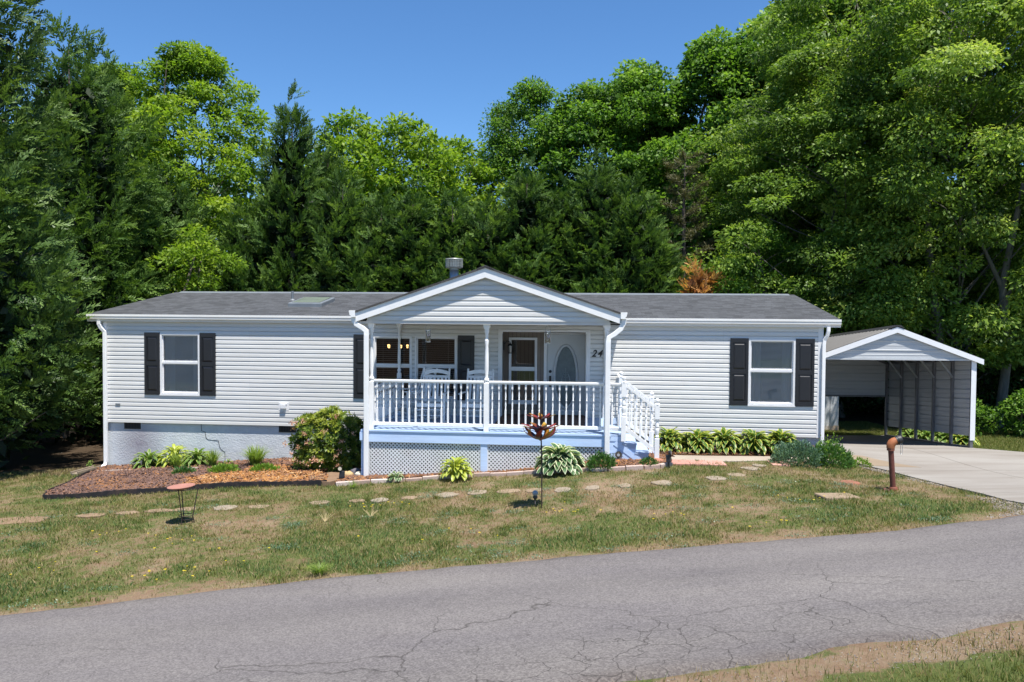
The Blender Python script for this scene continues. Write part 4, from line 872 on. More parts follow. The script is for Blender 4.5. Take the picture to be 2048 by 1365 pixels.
# steps with blue stringers; the flight runs down to the right
m=hb()
steps=[(12.34,12.60,1.553),(12.58,12.84,1.38),(12.82,13.06,1.225)]
for a,b,z in steps:
    m.box(a,b+.02,1.26,2.625,z-.035,z);m.box(a+.02,a+.04,1.30,2.50,z,z+.15);m.box(a+.02,b-.0,2.611,2.616,z-.10,z-.036)
m.build('stair_tread',M['deck'],porch)
m=hb()
pl=[(12.09,DZ-.04),(12.36,DZ-.04),(12.37,1.50),(12.60,1.50),(12.60,1.33),(12.84,1.33),(12.84,1.17),(13.0,1.17),(13.0,.98),(12.09,.98)]
m.prism([(s,2.565,z) for s,z in pl],(0,.045,0))
for k,z in enumerate((1.36,1.17)): m.box(12.10,12.62+.2*k,2.611,2.614,z-.0,z+.008)
m.bar((12.2,2.614,1.56),(12.94,2.614,1.03),.010,.10)
m.build('stringer',M['blue'],porch)
m=hb();m.prism([(s,1.34,z) for s,z in pl],(0,.045,0));m.build('stringer',M['blue'],porch)
m=hb();m.box(12.09,12.37,TF-.04,TF,DZ-.12,DZ-.036);m.build('landing_edge',M['blue'],porch)
# gable roof
PK=4.972;EL,ER=7.06,12.28;EZ=4.088
rs0,rs1=9.655,9.655
m=hb();th=.035;tb=-4.7
m.prism([(EL,2.735,EZ),(9.655,2.735,PK),(ER,2.735,EZ),(ER,2.735,EZ-th),(9.655,2.735,PK-th),(EL,2.735,EZ-th)],(0,tb-2.735,0));pr=m.build('porch_roof',M['shingle_porch'],porch)
m=hb();m.prism([(9.655-.16,2.74,PK-.045),(9.655,2.74,PK+.018),(9.655+.16,2.74,PK-.045),(9.655+.16,2.74,PK-.06),(9.655,2.74,PK+.0),(9.655-.16,2.74,PK-.06)],(0,tb-2.74,0));m.build('ridge_cap',M['shingle_porch'],pr)
m=hb();FH=.185
for a,b in ((EL,9.655),(9.655,ER)):
    za,zb_=(EZ,PK) if a==EL else (PK,EZ)
    m.prism([(a,2.69,za-th-.002),(b,2.69,zb_-th-.002),(b,2.69,zb_-th-FH),(a,2.69,za-th-FH)],(0,.022,0))
m.build('rake_board',M['white'],porch)
m=hb()
for a,b in ((EL+.01,9.655),(9.655,ER-.01)):
    za,zb_=(EZ,PK) if a<9 else (PK,EZ)
    m.prism([(a,2.688,za-th-FH+.03),(b,2.688,zb_-th-FH+.03),(b,2.688,zb_-th-FH+.04),(a,2.688,za-th-FH+.04)],(0,-.09,0))
for a,b,o in ((EL,EL+.018,1),(ER-.018,ER,-1)): m.box(a,b,.03,2.69,EZ-th-.17,EZ-th-.002)
m.box(EL+.018,7.27,.03,2.60,EZ-th-.18,EZ-th-.17);m.box(12.07,ER-.018,.03,2.60,EZ-th-.18,EZ-th-.17)
m.build('rake_soffit',M['soffit'],porch)
slope=(PK-EZ)/(9.655-EL)
def gclip(z,ze_):
    zt=ze_+.0;lim=(PK-th-.05-(z+.05))/slope
    return (max(7.27,9.655-lim),min(12.07,9.655+lim))
m=hb();siding(m,lambda a,o,z:(a,2.60+o,z),7.27,12.07,3.90,PK-.03,(),clipz=gclip)
# solid backing fills the ends of the courses
m.prism([(7.27,2.598,3.86),(12.07,2.598,3.86),(12.07,2.598,EZ+.02),(9.655,2.598,PK-.045),(7.27,2.598,EZ+.02)],(0,-.02,0))
m.build('gable_siding',M['siding'],porch,fix=False)
m=hb();m.box(7.25,12.09,2.44,2.612,3.835,3.895);m.box(7.26,7.36,.03,2.44,3.835,3.93);m.box(11.98,12.08,.03,2.44,3.835,3.93);m.build('beam',M['soffit'],porch)
m=hb();m.box(7.36,11.98,.03,2.44,3.90,3.92)
q=.2
m.build('porch_ceiling',M['soffit'],porch)
m=hb();m.box(7.255,7.268,.03,2.60,3.93,EZ-.03);m.box(12.072,12.085,.03,2.60,3.93,EZ-.03);m.build('porch_side_wall',M['siding'],porch)
# side gutters and their downspouts
m=hb();kgutter(m,.0,2.74,lambda a_,p,z:(EL-.002-p,a_,z+EZ-.125));m.build('gutter',M['white'],porch)
m=hb();kgutter(m,.0,2.74,lambda a_,p,z:(ER+.002+p,a_,z+EZ-.125));m.build('gutter',M['white'],porch)
zl=gzs(7.28,2.7);zr_=gzs(12.05,2.7)
downspout([(7.0,2.66,3.96),(7.01,2.66,3.90),(7.06,2.665,3.82),(7.20,2.67,3.74),(7.27,2.675,3.68),(7.275,2.68,3.60),(7.275,2.68,zl-.02)],porch,.095,.06)
downspout([(12.345,2.66,3.96),(12.34,2.66,3.88),(12.28,2.665,3.76),(12.16,2.67,3.66),(12.06,2.675,3.60),(12.05,2.68,3.50),(12.05,2.68,zr_-.02)],porch,.095,.06)
# ---------------------------------------------------------------- things on the porch
def rocking_chair():
    r=empty('rocking_chair',(0,0,0));w=.28
    m=MB();N=7
    for i in range(N):
        x=-w+.02+(i+.5)*(2*w-.04)/N;m.bar((x,-.25,.415),(x,.25,.375),.068,.018)
    m.bar((-w,-.265,.40),(w,-.265,.40),.02,.075);m.build('seat',M['chair'],r)
    m=MB()
    for i in range(6):
        x=-w+.07+i*(2*w-.14)/5;m.bar((x,.285,.46),(x,.45,.98),.05,.012,up=(0,1,-.3))
    m.bar((-w,.28,.45),(w,.28,.45),.025,.06)
    P=[(-w+.01,.455,1.03),(-w*.5,.465,1.065),(0,.47,1.08),(w*.5,.465,1.065),(w-.01,.455,1.03)]
    m.sweep(P,[(-.012,-.045),(.012,-.045),(.012,.035),(-.012,.035)]);m.bar((-w,.435,.955),(w,.435,.955),.022,.05,up=(0,-.3,1));m.build('backrest',M['chair'],r)
    for sx in (-1,1):
        m=MB();m.tube([(sx*w,.24,.05),(sx*w,.265,.42),(sx*w,.36,.75),(sx*w,.475,1.10)],.021,8);m.ball((sx*w,.48,1.11),.024,6);m.build('back_post',M['chair'],r)
        m=MB();m.tube([(sx*(w+.02),-.25,.05),(sx*(w+.02),-.255,.30),(sx*(w+.02),-.26,.63)],.021,8);m.build('front_leg',M['chair'],r)
        m=MB();m.sweep([(sx*(w+.025),-.33,.645),(sx*(w+.03),-.1,.65),(sx*(w+.01),.32,.635)],[(-.035,-.01),(.035,-.01),(.03,.01),(-.03,.01)]);m.build('armrest',M['chair'],r)
        m=MB();P=[(sx*w,y_,.015+.11*y_*y_+.02*abs(y_)) for y_ in np.linspace(-.42,.52,12)];m.sweep(P,[(-.016,-.022),(.016,-.022),(.016,.022),(-.016,.022)]);m.build('rocker',M['chair'],r)
    m=MB()
    for z,y in ((.18,-.25),(.30,-.25),(.2,.245)): m.tube([(-w,y,z),(w,y,z)],.011,6)
    for sx in (-1,1): m.tube([(sx*w,-.25,.22),(sx*w,.25,.22)],.011,6)
    m.build('stretcher',M['chair'],r);return r
c0=rocking_chair();chairs=[(8.36,1.45,0,'white slatted rocking chair in front of the right porch window'),(9.31,1.40,-.03,'white slatted rocking chair beside the centre porch post'),(7.80,1.0,-.85,'white rocking chair turned sideways at the left end of the porch')]
for i,(s,t,rz,lb) in enumerate(chairs):
    c=c0 if i==0 else copy_tree(c0);x,y,_=HW(s,t);c.location=(x,y,DZ+.01);c.rotation_euler=(0,0,-TH+rz);tag(c,lb,'rocking chair','rocking chairs on the porch')
for s,lb in ((8.49,'crackled glass hanging lantern over the rocking chairs'),(10.877,'crackled glass hanging lantern in front of the door')):
    x,y,_=HW(s,2.53);l_=empty('hanging_lantern',(x,y,3.48),-TH,lb,'lantern','glass lanterns hanging from the porch beam')
    m=MB();m.lathe((0,0,0),[(0,.045),(.01,.052),(.22,.052),(.225,.052)],14,cap=False);m.build('glass_cylinder',M['crystal'],l_)
    m=MB();m.lathe((0,0,-.008),[(0,.05),(.012,.05)],14);m.lathe((0,0,.222),[(0,.055),(.012,.055)],14,cap=False);m.build('rim',M['galv'],l_)
    m=MB();m.tube([(-.05,0,.23),(-.05,0,.29),(-.03,0,.335),(0,0,.355),(.03,0,.335),(.05,0,.29),(.05,0,.23)],.0035,5);m.build('hanger',M['galv'],l_)
    m=MB();rs_=random.Random(3)
    for i in range(26): m.ball((rs_.uniform(-.028,.028),rs_.uniform(-.028,.028),rs_.uniform(.02,.2)),.016,5)
    m.build('glass_bead',paint('silver_glass_bead',(.5,.55,.62),.15,.3,30,metal=.5),l_)
x,y,_=HW(10.65,.95)
m=MB(lambda a,b,c:(a,b,c));m.box(-.95,.95,-.75,.85,0,.012);tag(m.build('outdoor_rug',M['rug'],None,loc=(x,y,DZ+.004)),'dark brown outdoor rug on the deck in front of the entry','rug').rotation_euler=(0,0,-TH)
# ---------------------------------------------------------------- carport
cp=empty('carport',(10.9,18.9,0),0,'open grey metal carport with white trim attached beyond the right end of the house','carport')
CB=.935
def cb():  # a: to the left along the front, b: to the rear, z above the slab
    return MB(lambda a,b,z:(-a*.9988,b+a*.05,CB+z-.082*b))
CW=3.6;CD=4.3;EH=2.12;PH=2.875
m=cb()
m.box(-.035,.035,-.033,.033,0,.30);m.build('post_foot',M['carport_post'],cp)
m=cb();m.box(CW-.035,CW+.035,-.033,.033,0,.3);m.build('post_foot',M['carport_post'],cp)
m=cb();m.box(-.06,.045,-.045,-.031,.20,EH-.02);m.box(-.068,-.06,-.045,.06,.20,EH-.02);m.box(CW-.045,CW+.06,-.045,-.031,.20,EH-.02);m.build('corner_trim',M['carport_white'],cp)
for i in range(6):
    b=CD*i/5
    for a in (0,CW):
        m=cb();m.box(a-.03,a+.03,b-.03,b+.03,0,EH);m.build('post',M['carport_post'],cp)
    m=cb();m.bar((0,b,EH),(CW/2,b,PH-.09),.06,.06);m.bar((CW,b,EH),(CW/2,b,PH-.09),.06,.06);m.build('rafter',M['carport_post'],cp)
    if 0<i<5:
        m=cb();m.bar((.02,b-.04,EH-.42),(.42,b-.04,EH+.10),.05,.035);m.build('brace',M['galv'],cp)
        m=cb();m.bar((CW-.02,b-.04,EH-.42),(CW-.42,b-.04,EH+.10),.05,.035);m.build('brace',M['galv'],cp)
for a in (0,CW):
    for z0_,b0_,w_ in ((.03,0,.05),(EH+.02,-.05,.055)):
        m=cb();m.bar((a,b0_,z0_),(a,CD,z0_),w_,w_);m.build('frame_rail',M['carport_post'],cp)
def ribbed(m,a0,a1,z0,z1,mp,pitch=.23,out=.028,clipf=None):
    z=z0
    while z<z1-.001:
        prs=[(0,.0),(.35,.0),(.40,.006),(.46,.0),(.80,.0),(.84,out),(.93,out),(.97,0),(1,0)]
        for (u,o0),(v,o1) in zip(prs,prs[1:]):
            zu,zv=z+u*pitch,min(z+v*pitch,z1)
            if zu>=z1: break
            la,ra=(a0,a1) if clipf is None else clipf((zu+zv)/2)
            if ra>la: m.add([mp(la,o0,zu),mp(ra,o0,zu),mp(ra,o1,zv),mp(la,o1,zv)],[(0,1,2,3)],False)
        z+=pitch
m=cb();ribbed(m,0,CD,.30,EH+.02,lambda a,o,z:(-.04-o,a,z));m.build('side_panel',M['carport_sheet'],cp,fix=False)
m=cb();ribbed(m,0,CW,1.18,PH-.1,lambda a,o,z:(a,CD+.035+o,z),clipf=lambda z:(0,CW) if z<EH else (CW/2-(PH-.06-z)/(PH-.06-EH)*CW/2,CW/2+(PH-.06-z)/(PH-.06-EH)*CW/2));m.build('rear_panel',M['carport_sheet'],cp,fix=False)
m=cb();m.bar((0,CD,1.17),(CW,CD,1.17),.05,.05);m.build('rear_rail',M['carport_post'],cp)
m=cb();ribbed(m,0,CW,EH+.0,PH-.06,lambda a,o,z:(a,-.035-o,z),pitch=.225,out=.014,clipf=lambda z:(CW/2-(PH-.08-z)/(PH-.08-EH)*(CW/2+.02),CW/2+(PH-.08-z)/(PH-.08-EH)*(CW/2+.02)));m.build('gable_panel',M['carport_sheet'],cp,fix=False)
m=cb();m.box(.04,CW,-.052,-.03,EH-.035,EH+.01);m.build('gable_trim',M['carport_sheet'],cp)
ov=.20;zo=EH+.005
m=cb()
nb=22
for sgn in (0,1):
    for k in range(nb):
        b0_=-.10+k*(CD+.2)/nb;b1_=b0_+(CD+.2)/nb
        mp=(lambda a,b,z:(a,b,z)) if sgn==0 else (lambda a,b,z:(CW-a,b,z))
        pr_=[(0,0),(.55,0),(.62,.022),(.85,.022),(.92,0),(1,0)]
        for (u,o0),(v,o1) in zip(pr_,pr_[1:]):
            bu=b0_+(b1_-b0_)*u;bv=b0_+(b1_-b0_)*v
            m.add([mp(-ov,bu,zo+o0),mp(-ov,bv,zo+o1),mp(CW/2,bv,PH+o1),mp(CW/2,bu,PH+o0)],[(0,1,2,3)],False)
m.build('roof_panel',M['carport_roof'],cp,fix=False)
m=cb();m.prism([(CW/2-.16,-.12,PH-.04),(CW/2-.07,-.12,PH+.035),(CW/2+.07,-.12,PH+.035),(CW/2+.16,-.12,PH-.04),(CW/2,-.12,PH+.01)],(0,CD+.25,0));m.build('ridge_cap',M['carport_roof'],cp)
m=cb();fh=.14
for s_ in (0,1):
    f_=(lambda a:a) if s_==0 else (lambda a:CW-a)
    m.prism([(f_(-ov),-.105,zo-.006),(f_(CW/2),-.105,PH-.006),(f_(CW/2),-.105,PH-fh),(f_(-ov),-.105,zo-fh+.01)],(0,.018,0))
m.build('rake_trim',M['carport_white'],cp)
# shed behind the carport
sh=empty('shed',(7.9,24.6,tz(9,24.6)-.15),0,'white vertical-board shed with rust-stained base seen through the carport','shed')
m=MB()
for i in range(8):
    a=i*.275;m.box(a+.010,a+.262,-.0,.03,0,2.3)
m.box(0,2.2,.03,2.0,0,2.3);m.build('wall',M['shed'],sh)
m=MB();m.prism([(-.1,-.12,2.28),(1.1,-.12,2.75),(2.3,-.12,2.28),(2.3,-.12,2.22),(1.1,-.12,2.69),(-.1,-.12,2.22)],(0,2.3,0));m.build('roof',M['shingle'],sh)
m=MB();m.box(-.0,2.2,-.004,-.001,0.02,.32);m.build('stained_base',paint('rust_stained_board',(.55,.42,.30),.7,.25,3,dirt=((.66,.66,.66),.8)),sh)
# ---------------------------------------------------------------- yard things
def at(x,y,dz=0): return (x,y,tz(x,y)+dz)
# stepping stones
STONES=[(-8.35,13.32,.62,.24,0,'large tan dusty flagstone at the far left end of the stepping stone path'),(-7.169,13.53,.27,.12,.1,''),(-6.583,13.64,.2,.10,.2,''),(-6.08,13.73,.27,.1,.15,''),(-5.636,13.78,.22,.12,.2,''),(-4.967,13.80,.22,.15,.8,''),(-4.372,13.79,.2,.12,.4,''),(-3.345,13.93,.2,.13,.5,''),(-2.695,13.97,.16,.1,.3,''),(-2.3,13.95,.16,.14,.9,''),(-1.775,14.0,.17,.11,.35,''),(-1.153,14.1,.23,.16,.75,''),(-.595,14.16,.19,.16,.7,''),(-.034,14.05,.22,.13,.4,''),(.405,13.95,.17,.12,.35,''),(.894,13.79,.15,.15,.8,''),(1.409,13.74,.14,.13,.75,''),(1.966,13.71,.12,.12,.6,''),(2.627,13.79,.19,.15,.7,''),(3.64,14.09,.2,.15,.8,''),(4.08,14.43,.2,.13,.6,''),(4.57,15.15,.2,.15,.8,''),(4.85,15.55,.15,.12,.8,'')]
lm=['second from the left','third from the left, half sunk in dirt','fourth from the left, long and narrow','just behind the bird bath','pale and flat, just right of the bird bath','small, second to the right of the bird bath','below the big flowering shrub','small, left of the pair below the lattice corner','round grey one below the left end of the lattice','narrow one below the small hosta','broad one left of the middle, below the lattice','squared one below the lime hosta','long tan one below the blue lattice divider','tan one just left of the spinner pole','just behind the spinner pole','small one right of the spinner pole','second one right of the spinner pole','small pale one below the dark green clump','wide one below the stair newel','near the right curve of the path','by the right curve, closer to the house','second from the red pavers','nearest to the red pavers']
for i,(x,y,a,b,t,lb) in enumerate(STONES):
    r_=random.Random(i*7+1);m=MB();m.t=min(1,t+.1);n=11;P=[]
    for k in range(n):
        an=2*math.pi*k/n;q=r_.uniform(.82,1.08);P.append((a*q*math.cos(an),b*q*1.15*math.sin(an)))
    z0=-.05;zt=.020
    def zz(px,py,x=x,y=y): return tz(x+px,y+py)-tz(x,y)
    V=[(px,py,zz(px,py)+z0) for px,py in P]+[(px,py,zz(px,py)+zt-.008) for px,py in P]+[(px*.92,py*.92,zz(px*.92,py*.92)+zt+r_.uniform(-.003,.003)) for px,py in P]+[(0,0,zt)]
    F=[(k,(k+1)%n,(k+1)%n+n,k+n) for k in range(n)]+[(k+n,(k+1)%n+n,(k+1)%n+2*n,k+2*n) for k in range(n)]+[(k+2*n,(k+1)%n+2*n,3*n) for k in range(n)]
    m.add(V,F,False);m.build('stepping_stone',M['stone'],None,lb or ('flat stepping stone in the lawn, '+lm[i-1]),'stepping stone','stepping stones across the lawn',loc=at(x,y))
# paver edging in front of the porch bed
EDGE=[(-3.40,15.42),(-2.568,15.55),(-1.509,15.66),(-.618,15.65),(.371,15.45),(1.031,15.16),(1.667,14.90),(2.41,14.83),(2.78,14.95),(3.05,15.16)]
E_=np.array(EDGE);seg=np.r_[0,np.cumsum(np.hypot(*np.diff(E_,axis=0).T))];NE=20
where=['behind the left spotlight','next to the left spotlight','just right of the left spotlight','left of the small hosta by the lattice','in front of the small hosta','just right of the small hosta','between the small hosta and the lime hosta','left below the lime hosta','right below the lime hosta','left of the blue lattice divider','below the blue lattice divider','right of the blue lattice divider','left of the spinner pole','behind the spinner pole','below the left half of the big hosta','below the right half of the big hosta','below the dark green clump','right of the dark green clump','below the small clump by the steps','at the right end by the solar spotlight']
for i in range(NE):
    u0=seg[-1]*i/NE+.006;u1=seg[-1]*(i+1)/NE-.006
    p=np.array([np.interp(u0,seg,E_[:,0]),np.interp(u0,seg,E_[:,1])]);q=np.array([np.interp(u1,seg,E_[:,0]),np.interp(u1,seg,E_[:,1])]);c=(p+q)/2
    m=MB();r_=random.Random(i);m.t=r_.random();dz=r_.uniform(-.01,.012)
    za,zb_=tz(*p)-tz(*c)+dz,tz(*q)-tz(*c)+dz+r_.uniform(-.006,.006)
    m.bar((*(p-c),za+.02),(*(q-c),zb_+.02),.09,.10);m.build('edging_block',M['brick_edge'],None,'pinkish concrete edging block '+where[i],'edging block','concrete edging blocks along the porch bed',loc=(c[0],c[1],tz(*c)),bevel=.008)
# left bed: pale inner edging timber strip and black plastic edging
def strip(pts,h,w,name,mat,label,cat,wave=0,zo=0.0):
    P=np.array(pts);sg=np.r_[0,np.cumsum(np.hypot(*np.diff(P,axis=0).T))];n=int(sg[-1]/.05)
    u=np.linspace(0,sg[-1],n);xs_=np.interp(u,sg,P[:,0]);ys_=np.interp(u,sg,P[:,1])
    d=np.gradient(np.stack([xs_,ys_]),axis=1);d/=np.hypot(*d);nx,ny=-d[1],d[0]
    c0_=(xs_[n//2],ys_[n//2]);m=MB();V=[]
    for i in range(n):
        x,y=xs_[i],ys_[i];z=tz(x,y)-tz(*c0_);hh=h+(wave*abs(math.sin(u[i]*math.pi/.15)) if wave else 0)+.01*math.sin(u[i]*3.1)
        for k,(o,zz_) in enumerate(((-w/2,-.08),(-w/2,hh),(w/2,hh),(w/2,-.08))): V.append((x-c0_[0]+nx[i]*o,y-c0_[1]+ny[i]*o,z+zz_+zo))
    m.add(V,[(i*4+k,i*4+(k+1)%4,(i+1)*4+(k+1)%4,(i+1)*4+k) for i in range(n-1) for k in range(4)]+[(0,1,2,3),tuple(range(4*n-4,4*n))],False)
    return m.build(name,mat,None,label,cat,loc=(c0_[0],c0_[1],tz(*c0_)))
strip([(-9.72,18.35),(-9.45,17.1),(-9.22,15.85),(-8.99,15.27),(-8.3,15.17),(-7.87,15.18),(-6.993,15.36),(-6.128,15.56),(-4.971,15.66),(-4.2,15.56),(-3.58,15.46)],.10,.02,'plastic_edging',M['black_edging'],'black scalloped plastic edging around the left mulch bed','edging',wave=.014)
strip([HW(.40,.92)[:2],HW(1.5,1.0)[:2],HW(2.9,1.05)[:2]],.085,.05,'timber_edging',paint('weathered_pale_timber',(.46,.38,.33),.9,.25,8),'weathered pale edging strip between the hostas and the bark chips','edging')
strip([HW(3.9,1.0)[:2],HW(4.6,.85)[:2],HW(5.3,.85)[:2]],.05,.04,'timber_edging',paint('grey_timber_edge',(.33,.28,.26),.9,.25,8),'low grey edging strip beside the flowering shrub','edging')
sheet('paving_slab',[(-4.1,16.1),(-3.75,16.55),(-3.3,16.3),(-3.38,15.62),(-3.52,15.4),(-3.66,15.42)],M['stone'],.09,kind=None,label='flat grey slab at the corner between the shrub and the porch',cat='paving slab')
# splash block under the left downspout
x,y,z=HW(-.03,.55,0)
m=MB();m.t=.8;m.bar((.05,.28,.05),(-.12,-.42,.03),.16,.05);m.bar((-.03,.27,.09),(-.2,-.42,.07),.03,.05);m.bar((.13,.27,.09),(-.04,-.42,.07),.03,.05);m.build('splash_block',M['stone'],None,'concrete splash block under the left corner downspout','splash block',loc=at(x-.02,y))
# red pavers beside the walk
for i,(s,t,w_,lb) in enumerate([(13.42,2.45,.46,'leftmost red paver by the foot of the steps'),(13.83,2.35,.36,'middle red paver beside the footpath'),(14.18,2.30,.34,'third red paver, just left of the grass gap'),(15.45,1.93,.36,'red paver left of the grey-green clump')]):
    x,y,_=HW(s,t);m=MB();m.t=.3+.2*i;m.box(-w_/2,w_/2-.01,-.22,.22,-.05,.035);o=m.build('paver',M['red_paver'],None,lb,'paver','red pavers along the footpath',loc=at(x,y),bevel=.01);o.rotation_euler=(0,0,-TH+.03*i)
m=MB();m.t=1
m.ball((0,0,.05),.13,7,(1.2,.8,.6));m.build('rock',M['rock'],None,'reddish rock at the foot of the steps','rock',loc=at(*HW(13.0,2.72)[:2]))
for i,(dx,dy,r,t,sq,lb) in enumerate([(-.12,0,.10,.35,(1.3,.8,.7),'orange-tan rock beside the left spotlight'),(.14,-.05,.09,.7,(1.4,.8,.6),'pale cream rock beside the lattice corner'),(.03,.16,.12,0,(1.1,.9,.9),'dark slate rock behind the pale ones'),(.33,-.05,.07,.5,(1.3,.8,.6),'small tan rock at the foot of the left porch downspout')]):
    m=MB();m.t=t;m.ball((0,0,.03),r,6,sq);r_=random.Random(i);m.v=[(a+r_.uniform(-.015,.015),b+r_.uniform(-.015,.015),c+r_.uniform(-.015,.015)) for a,b,c in m.v];m.build('rock',M['rock'],None,lb,'rock','rocks beside the porch corner',loc=at(-3.2+dx,16.15+dy,.06))
# bird bath
bb=empty('bird_bath',at(-5.24,12.82),0,'terracotta bird bath dish on a thin wrought iron stand in the lawn','bird bath')
m=MB();m.lathe((0,0,.56),[(0,.05),(.004,.10),(.025,.17),(.045,.212),(.055,.216),(.052,.205),(.035,.16),(.018,.05)],28);d=m.build('dish',M['terracotta'],bb);d.rotation_euler=(.0,-.07,0);d.location=(-.035,0,0)
for k in range(3):
    a=k*2*math.pi/3+.25;c,s=math.cos(a),math.sin(a)
    m=MB();m.tube([(.185*c,.185*s,.585),(.105*c,.105*s,.14),(.10*c,.10*s,.12),(.125*c,.125*s,0)],.0085,6);m.tube([(.11*c,.11*s,.11),(.06*c,.06*s,.07),(0,0,.06)],.005,5);m.build('leg',M['iron'],bb)
m=MB();P=[(.108*math.cos(q),.108*math.sin(q),.14) for q in np.linspace(0,2*math.pi,25)];m.tube(P,.006,6,cap=False);P=[(.15*math.cos(q),.15*math.sin(q),.57) for q in np.linspace(0,2*math.pi,25)];m.tube(P,.005,5,cap=False);m.build('ring',M['iron'],bb)
# wind spinner
sp=empty('wind_spinner',at(.495,12.64),0,'tall wind spinner with three tiers of painted metal petals on a thin pole','wind spinner')
m=MB();m.tube([(0,0,-.1),(-.01,0,.8),(-.035,0,1.50),(-.035,0,1.62)],.0105,8);m.build('pole',M['iron'],sp)
def petal(m,az,r0,r1,z0,z1,w,twist,curl,n=7,t0=0,t1=1):
    u=np.linspace(0,1,n);c,s=math.cos(az),math.sin(az)
    for i in range(n-1):
        V=[];T=[]
        for k in (i,i+1):
            q=u[k];r=r0+(r1-r0)*math.sin(q*math.pi/2*curl)/math.sin(math.pi/2*curl) if curl>0 else r0+(r1-r0)*q
            z=z0+(z1-z0)*q**1.4;a=az+twist*q;wd=w*math.sin(math.pi*min(.97,q*.93+.05))**.8
            cx_,cy_=r*math.cos(a),r*math.sin(a);tx,ty=-math.sin(a),math.cos(a)
            for e,dz in ((-1,.35),(0,0),(1,.35)): V.append((cx_+tx*wd*e/2,cy_+ty*wd*e/2,z+abs(e)*dz*wd*.5))
            T+= [t0+(t1-t0)*q]*3
        b=len(m.v);m.v+=V;m.a+=T;m.f+=[[b,b+1,b+4,b+3],[b+1,b+2,b+5,b+4]];m.sm+=[True,True]
    return m
X0=-.035
for tier,(z,n,r1,dz,w,tw,cu,t0,t1) in enumerate([(1.10,9,.28,.21,.095,.6,1.0,0.0,.75),(1.25,9,.33,.09,.095,.35,.0,.1,.8),(1.43,8,.24,.075,.07,.25,.3,.45,.7)]):
    hub=MB();hub.lathe((X0,0,z-.01),[(0,.015),(.015,.03),(.03,.015)],10);ho=hub.build('rotor',M['iron'],sp)
    for k in range(n):
        m=MB();petal(m,k*2*math.pi/n+tier*.3,.02,r1,z,z+dz,w,tw,cu,8,(0,.38,.05)[k%3],(.55,1.0,.86)[k%3]);m.v=[(a+X0,b,c) for a,b,c in m.v]
        o=m.build('petal',M['metal_leaf'],ho,fix=False)
m=MB();m.tube([(X0,0,1.6),(X0,0,1.66)],.004,5)
for q in range(2):
    P=[(X0+.035*math.cos(a)*math.cos(q*1.5),.035*math.cos(a)*math.sin(q*1.5),1.56+.05*math.sin(a)) for a in np.linspace(0,2*math.pi,17)];m.tube(P,.003,4,cap=False)
m.build('finial',M['iron'],sp)
# solar lights
def globe_light(x,y,label):
    r=empty('solar_light',at(x,y),0,label,'solar light');m=MB();m.tube([(0,0,-.05),(0,0,.16)],.014,8);m.lathe((0,0,.13),[(0,.02),(.03,.045),(.05,.03)],10)
    for a in (0,1.6,3.2,4.7): m.tube([(0,0,.12),(.04*math.cos(a),.04*math.sin(a),.10),(.07*math.cos(a),.07*math.sin(a),.06)],.006,5)
    m.build('stake',M['black_metal'],r);m=MB();m.ball((0,0,.225),.048,12);m.build('globe',paint('crackle_globe',(.30,.33,.36),.12,.35,14),r);return r
globe_light(.39,12.78,'small solar stake light with a crackled glass globe beside the spinner pole')
def spot_light(x,y,rz,label,face):
    r=empty('spotlight',at(x,y,.03),rz,label,'spotlight');r.scale=(.8,.8,.8);m=MB();m.tube([(.05,0,-.05),(.05,0,.12)],.013,8);m.tube([(-.06,0,-.05),(-.02,0,.13)],.012,8);m.build('stake',M['black_metal'],r)
    m=MB();m.prism([(-.05,-.06,.10),(.09,-.06,.10),(.09,-.04,.26),(-.03,-.04,.27)],(0,.10,0));m.build('housing',M['black_metal'],r,bevel=.01)
    m=MB();m.lathe((-.02,-.07,.33),[(0,.052),(.05,.055),(.06,.045)],14,'y');m.build('lamp_head',M['black_metal'],r)
    m=MB();m.lathe((-.02,-.074,.33),[(0,.045),(.003,.045)],14,'y');m.build('lens',paint('spot_lens_'+face,(.62,.56,.42) if face=='cream' else (.15,.16,.18),.25,.15,12),r);return r
spot_light(-3.36,15.72,.1,'black solar spotlight with a cream lens at the left end of the porch bed','cream')
r=spot_light(2.96,14.98,1.1,'black solar spotlight with tilted panel at the right end of the porch bed','dark')
m=MB();m.prism([(.03,-.10,.26),(.20,-.10,.20),(.20,.08,.20),(.03,.08,.26)],(0,0,.012));m.build('solar_panel',M['black_shutter'],r)
# sun ornament by the steps
so_=empty('sun_stake',at(*HW(12.27,2.66)[:2]),-TH,'small metal sun face ornament on a thin stake by the blue steps','garden ornament')
m=MB();m.tube([(0,0,-.05),(0,.0,.13)],.004,5);m.build('stake',M['iron'],so_)
zc=.17
m=MB();m.lathe((0,0,zc),[(0,.045),(.012,.055),(.02,.03)],14,'y')
for k in range(16):
    a=k*math.pi/8;c,s=math.cos(a),math.sin(a);q=.10 if k%2 else .085
    m.add([(.05*c-.012*s,0,zc+.05*s+.012*c),(.05*c+.012*s,0,zc+.05*s-.012*c),(q*c,-.004,zc+q*s)],[(0,1,2)])
m.build('sun_face',paint('aged_copper',(.14,.12,.09),.5,.5,20,metal=.6),so_)
m=MB();m.lathe((0,-.02,zc),[(0,.03),(.004,.02)],12,'y');m.build('centre_disc',paint('centre_stone',(.4,.42,.45),.3,.2,20),so_)
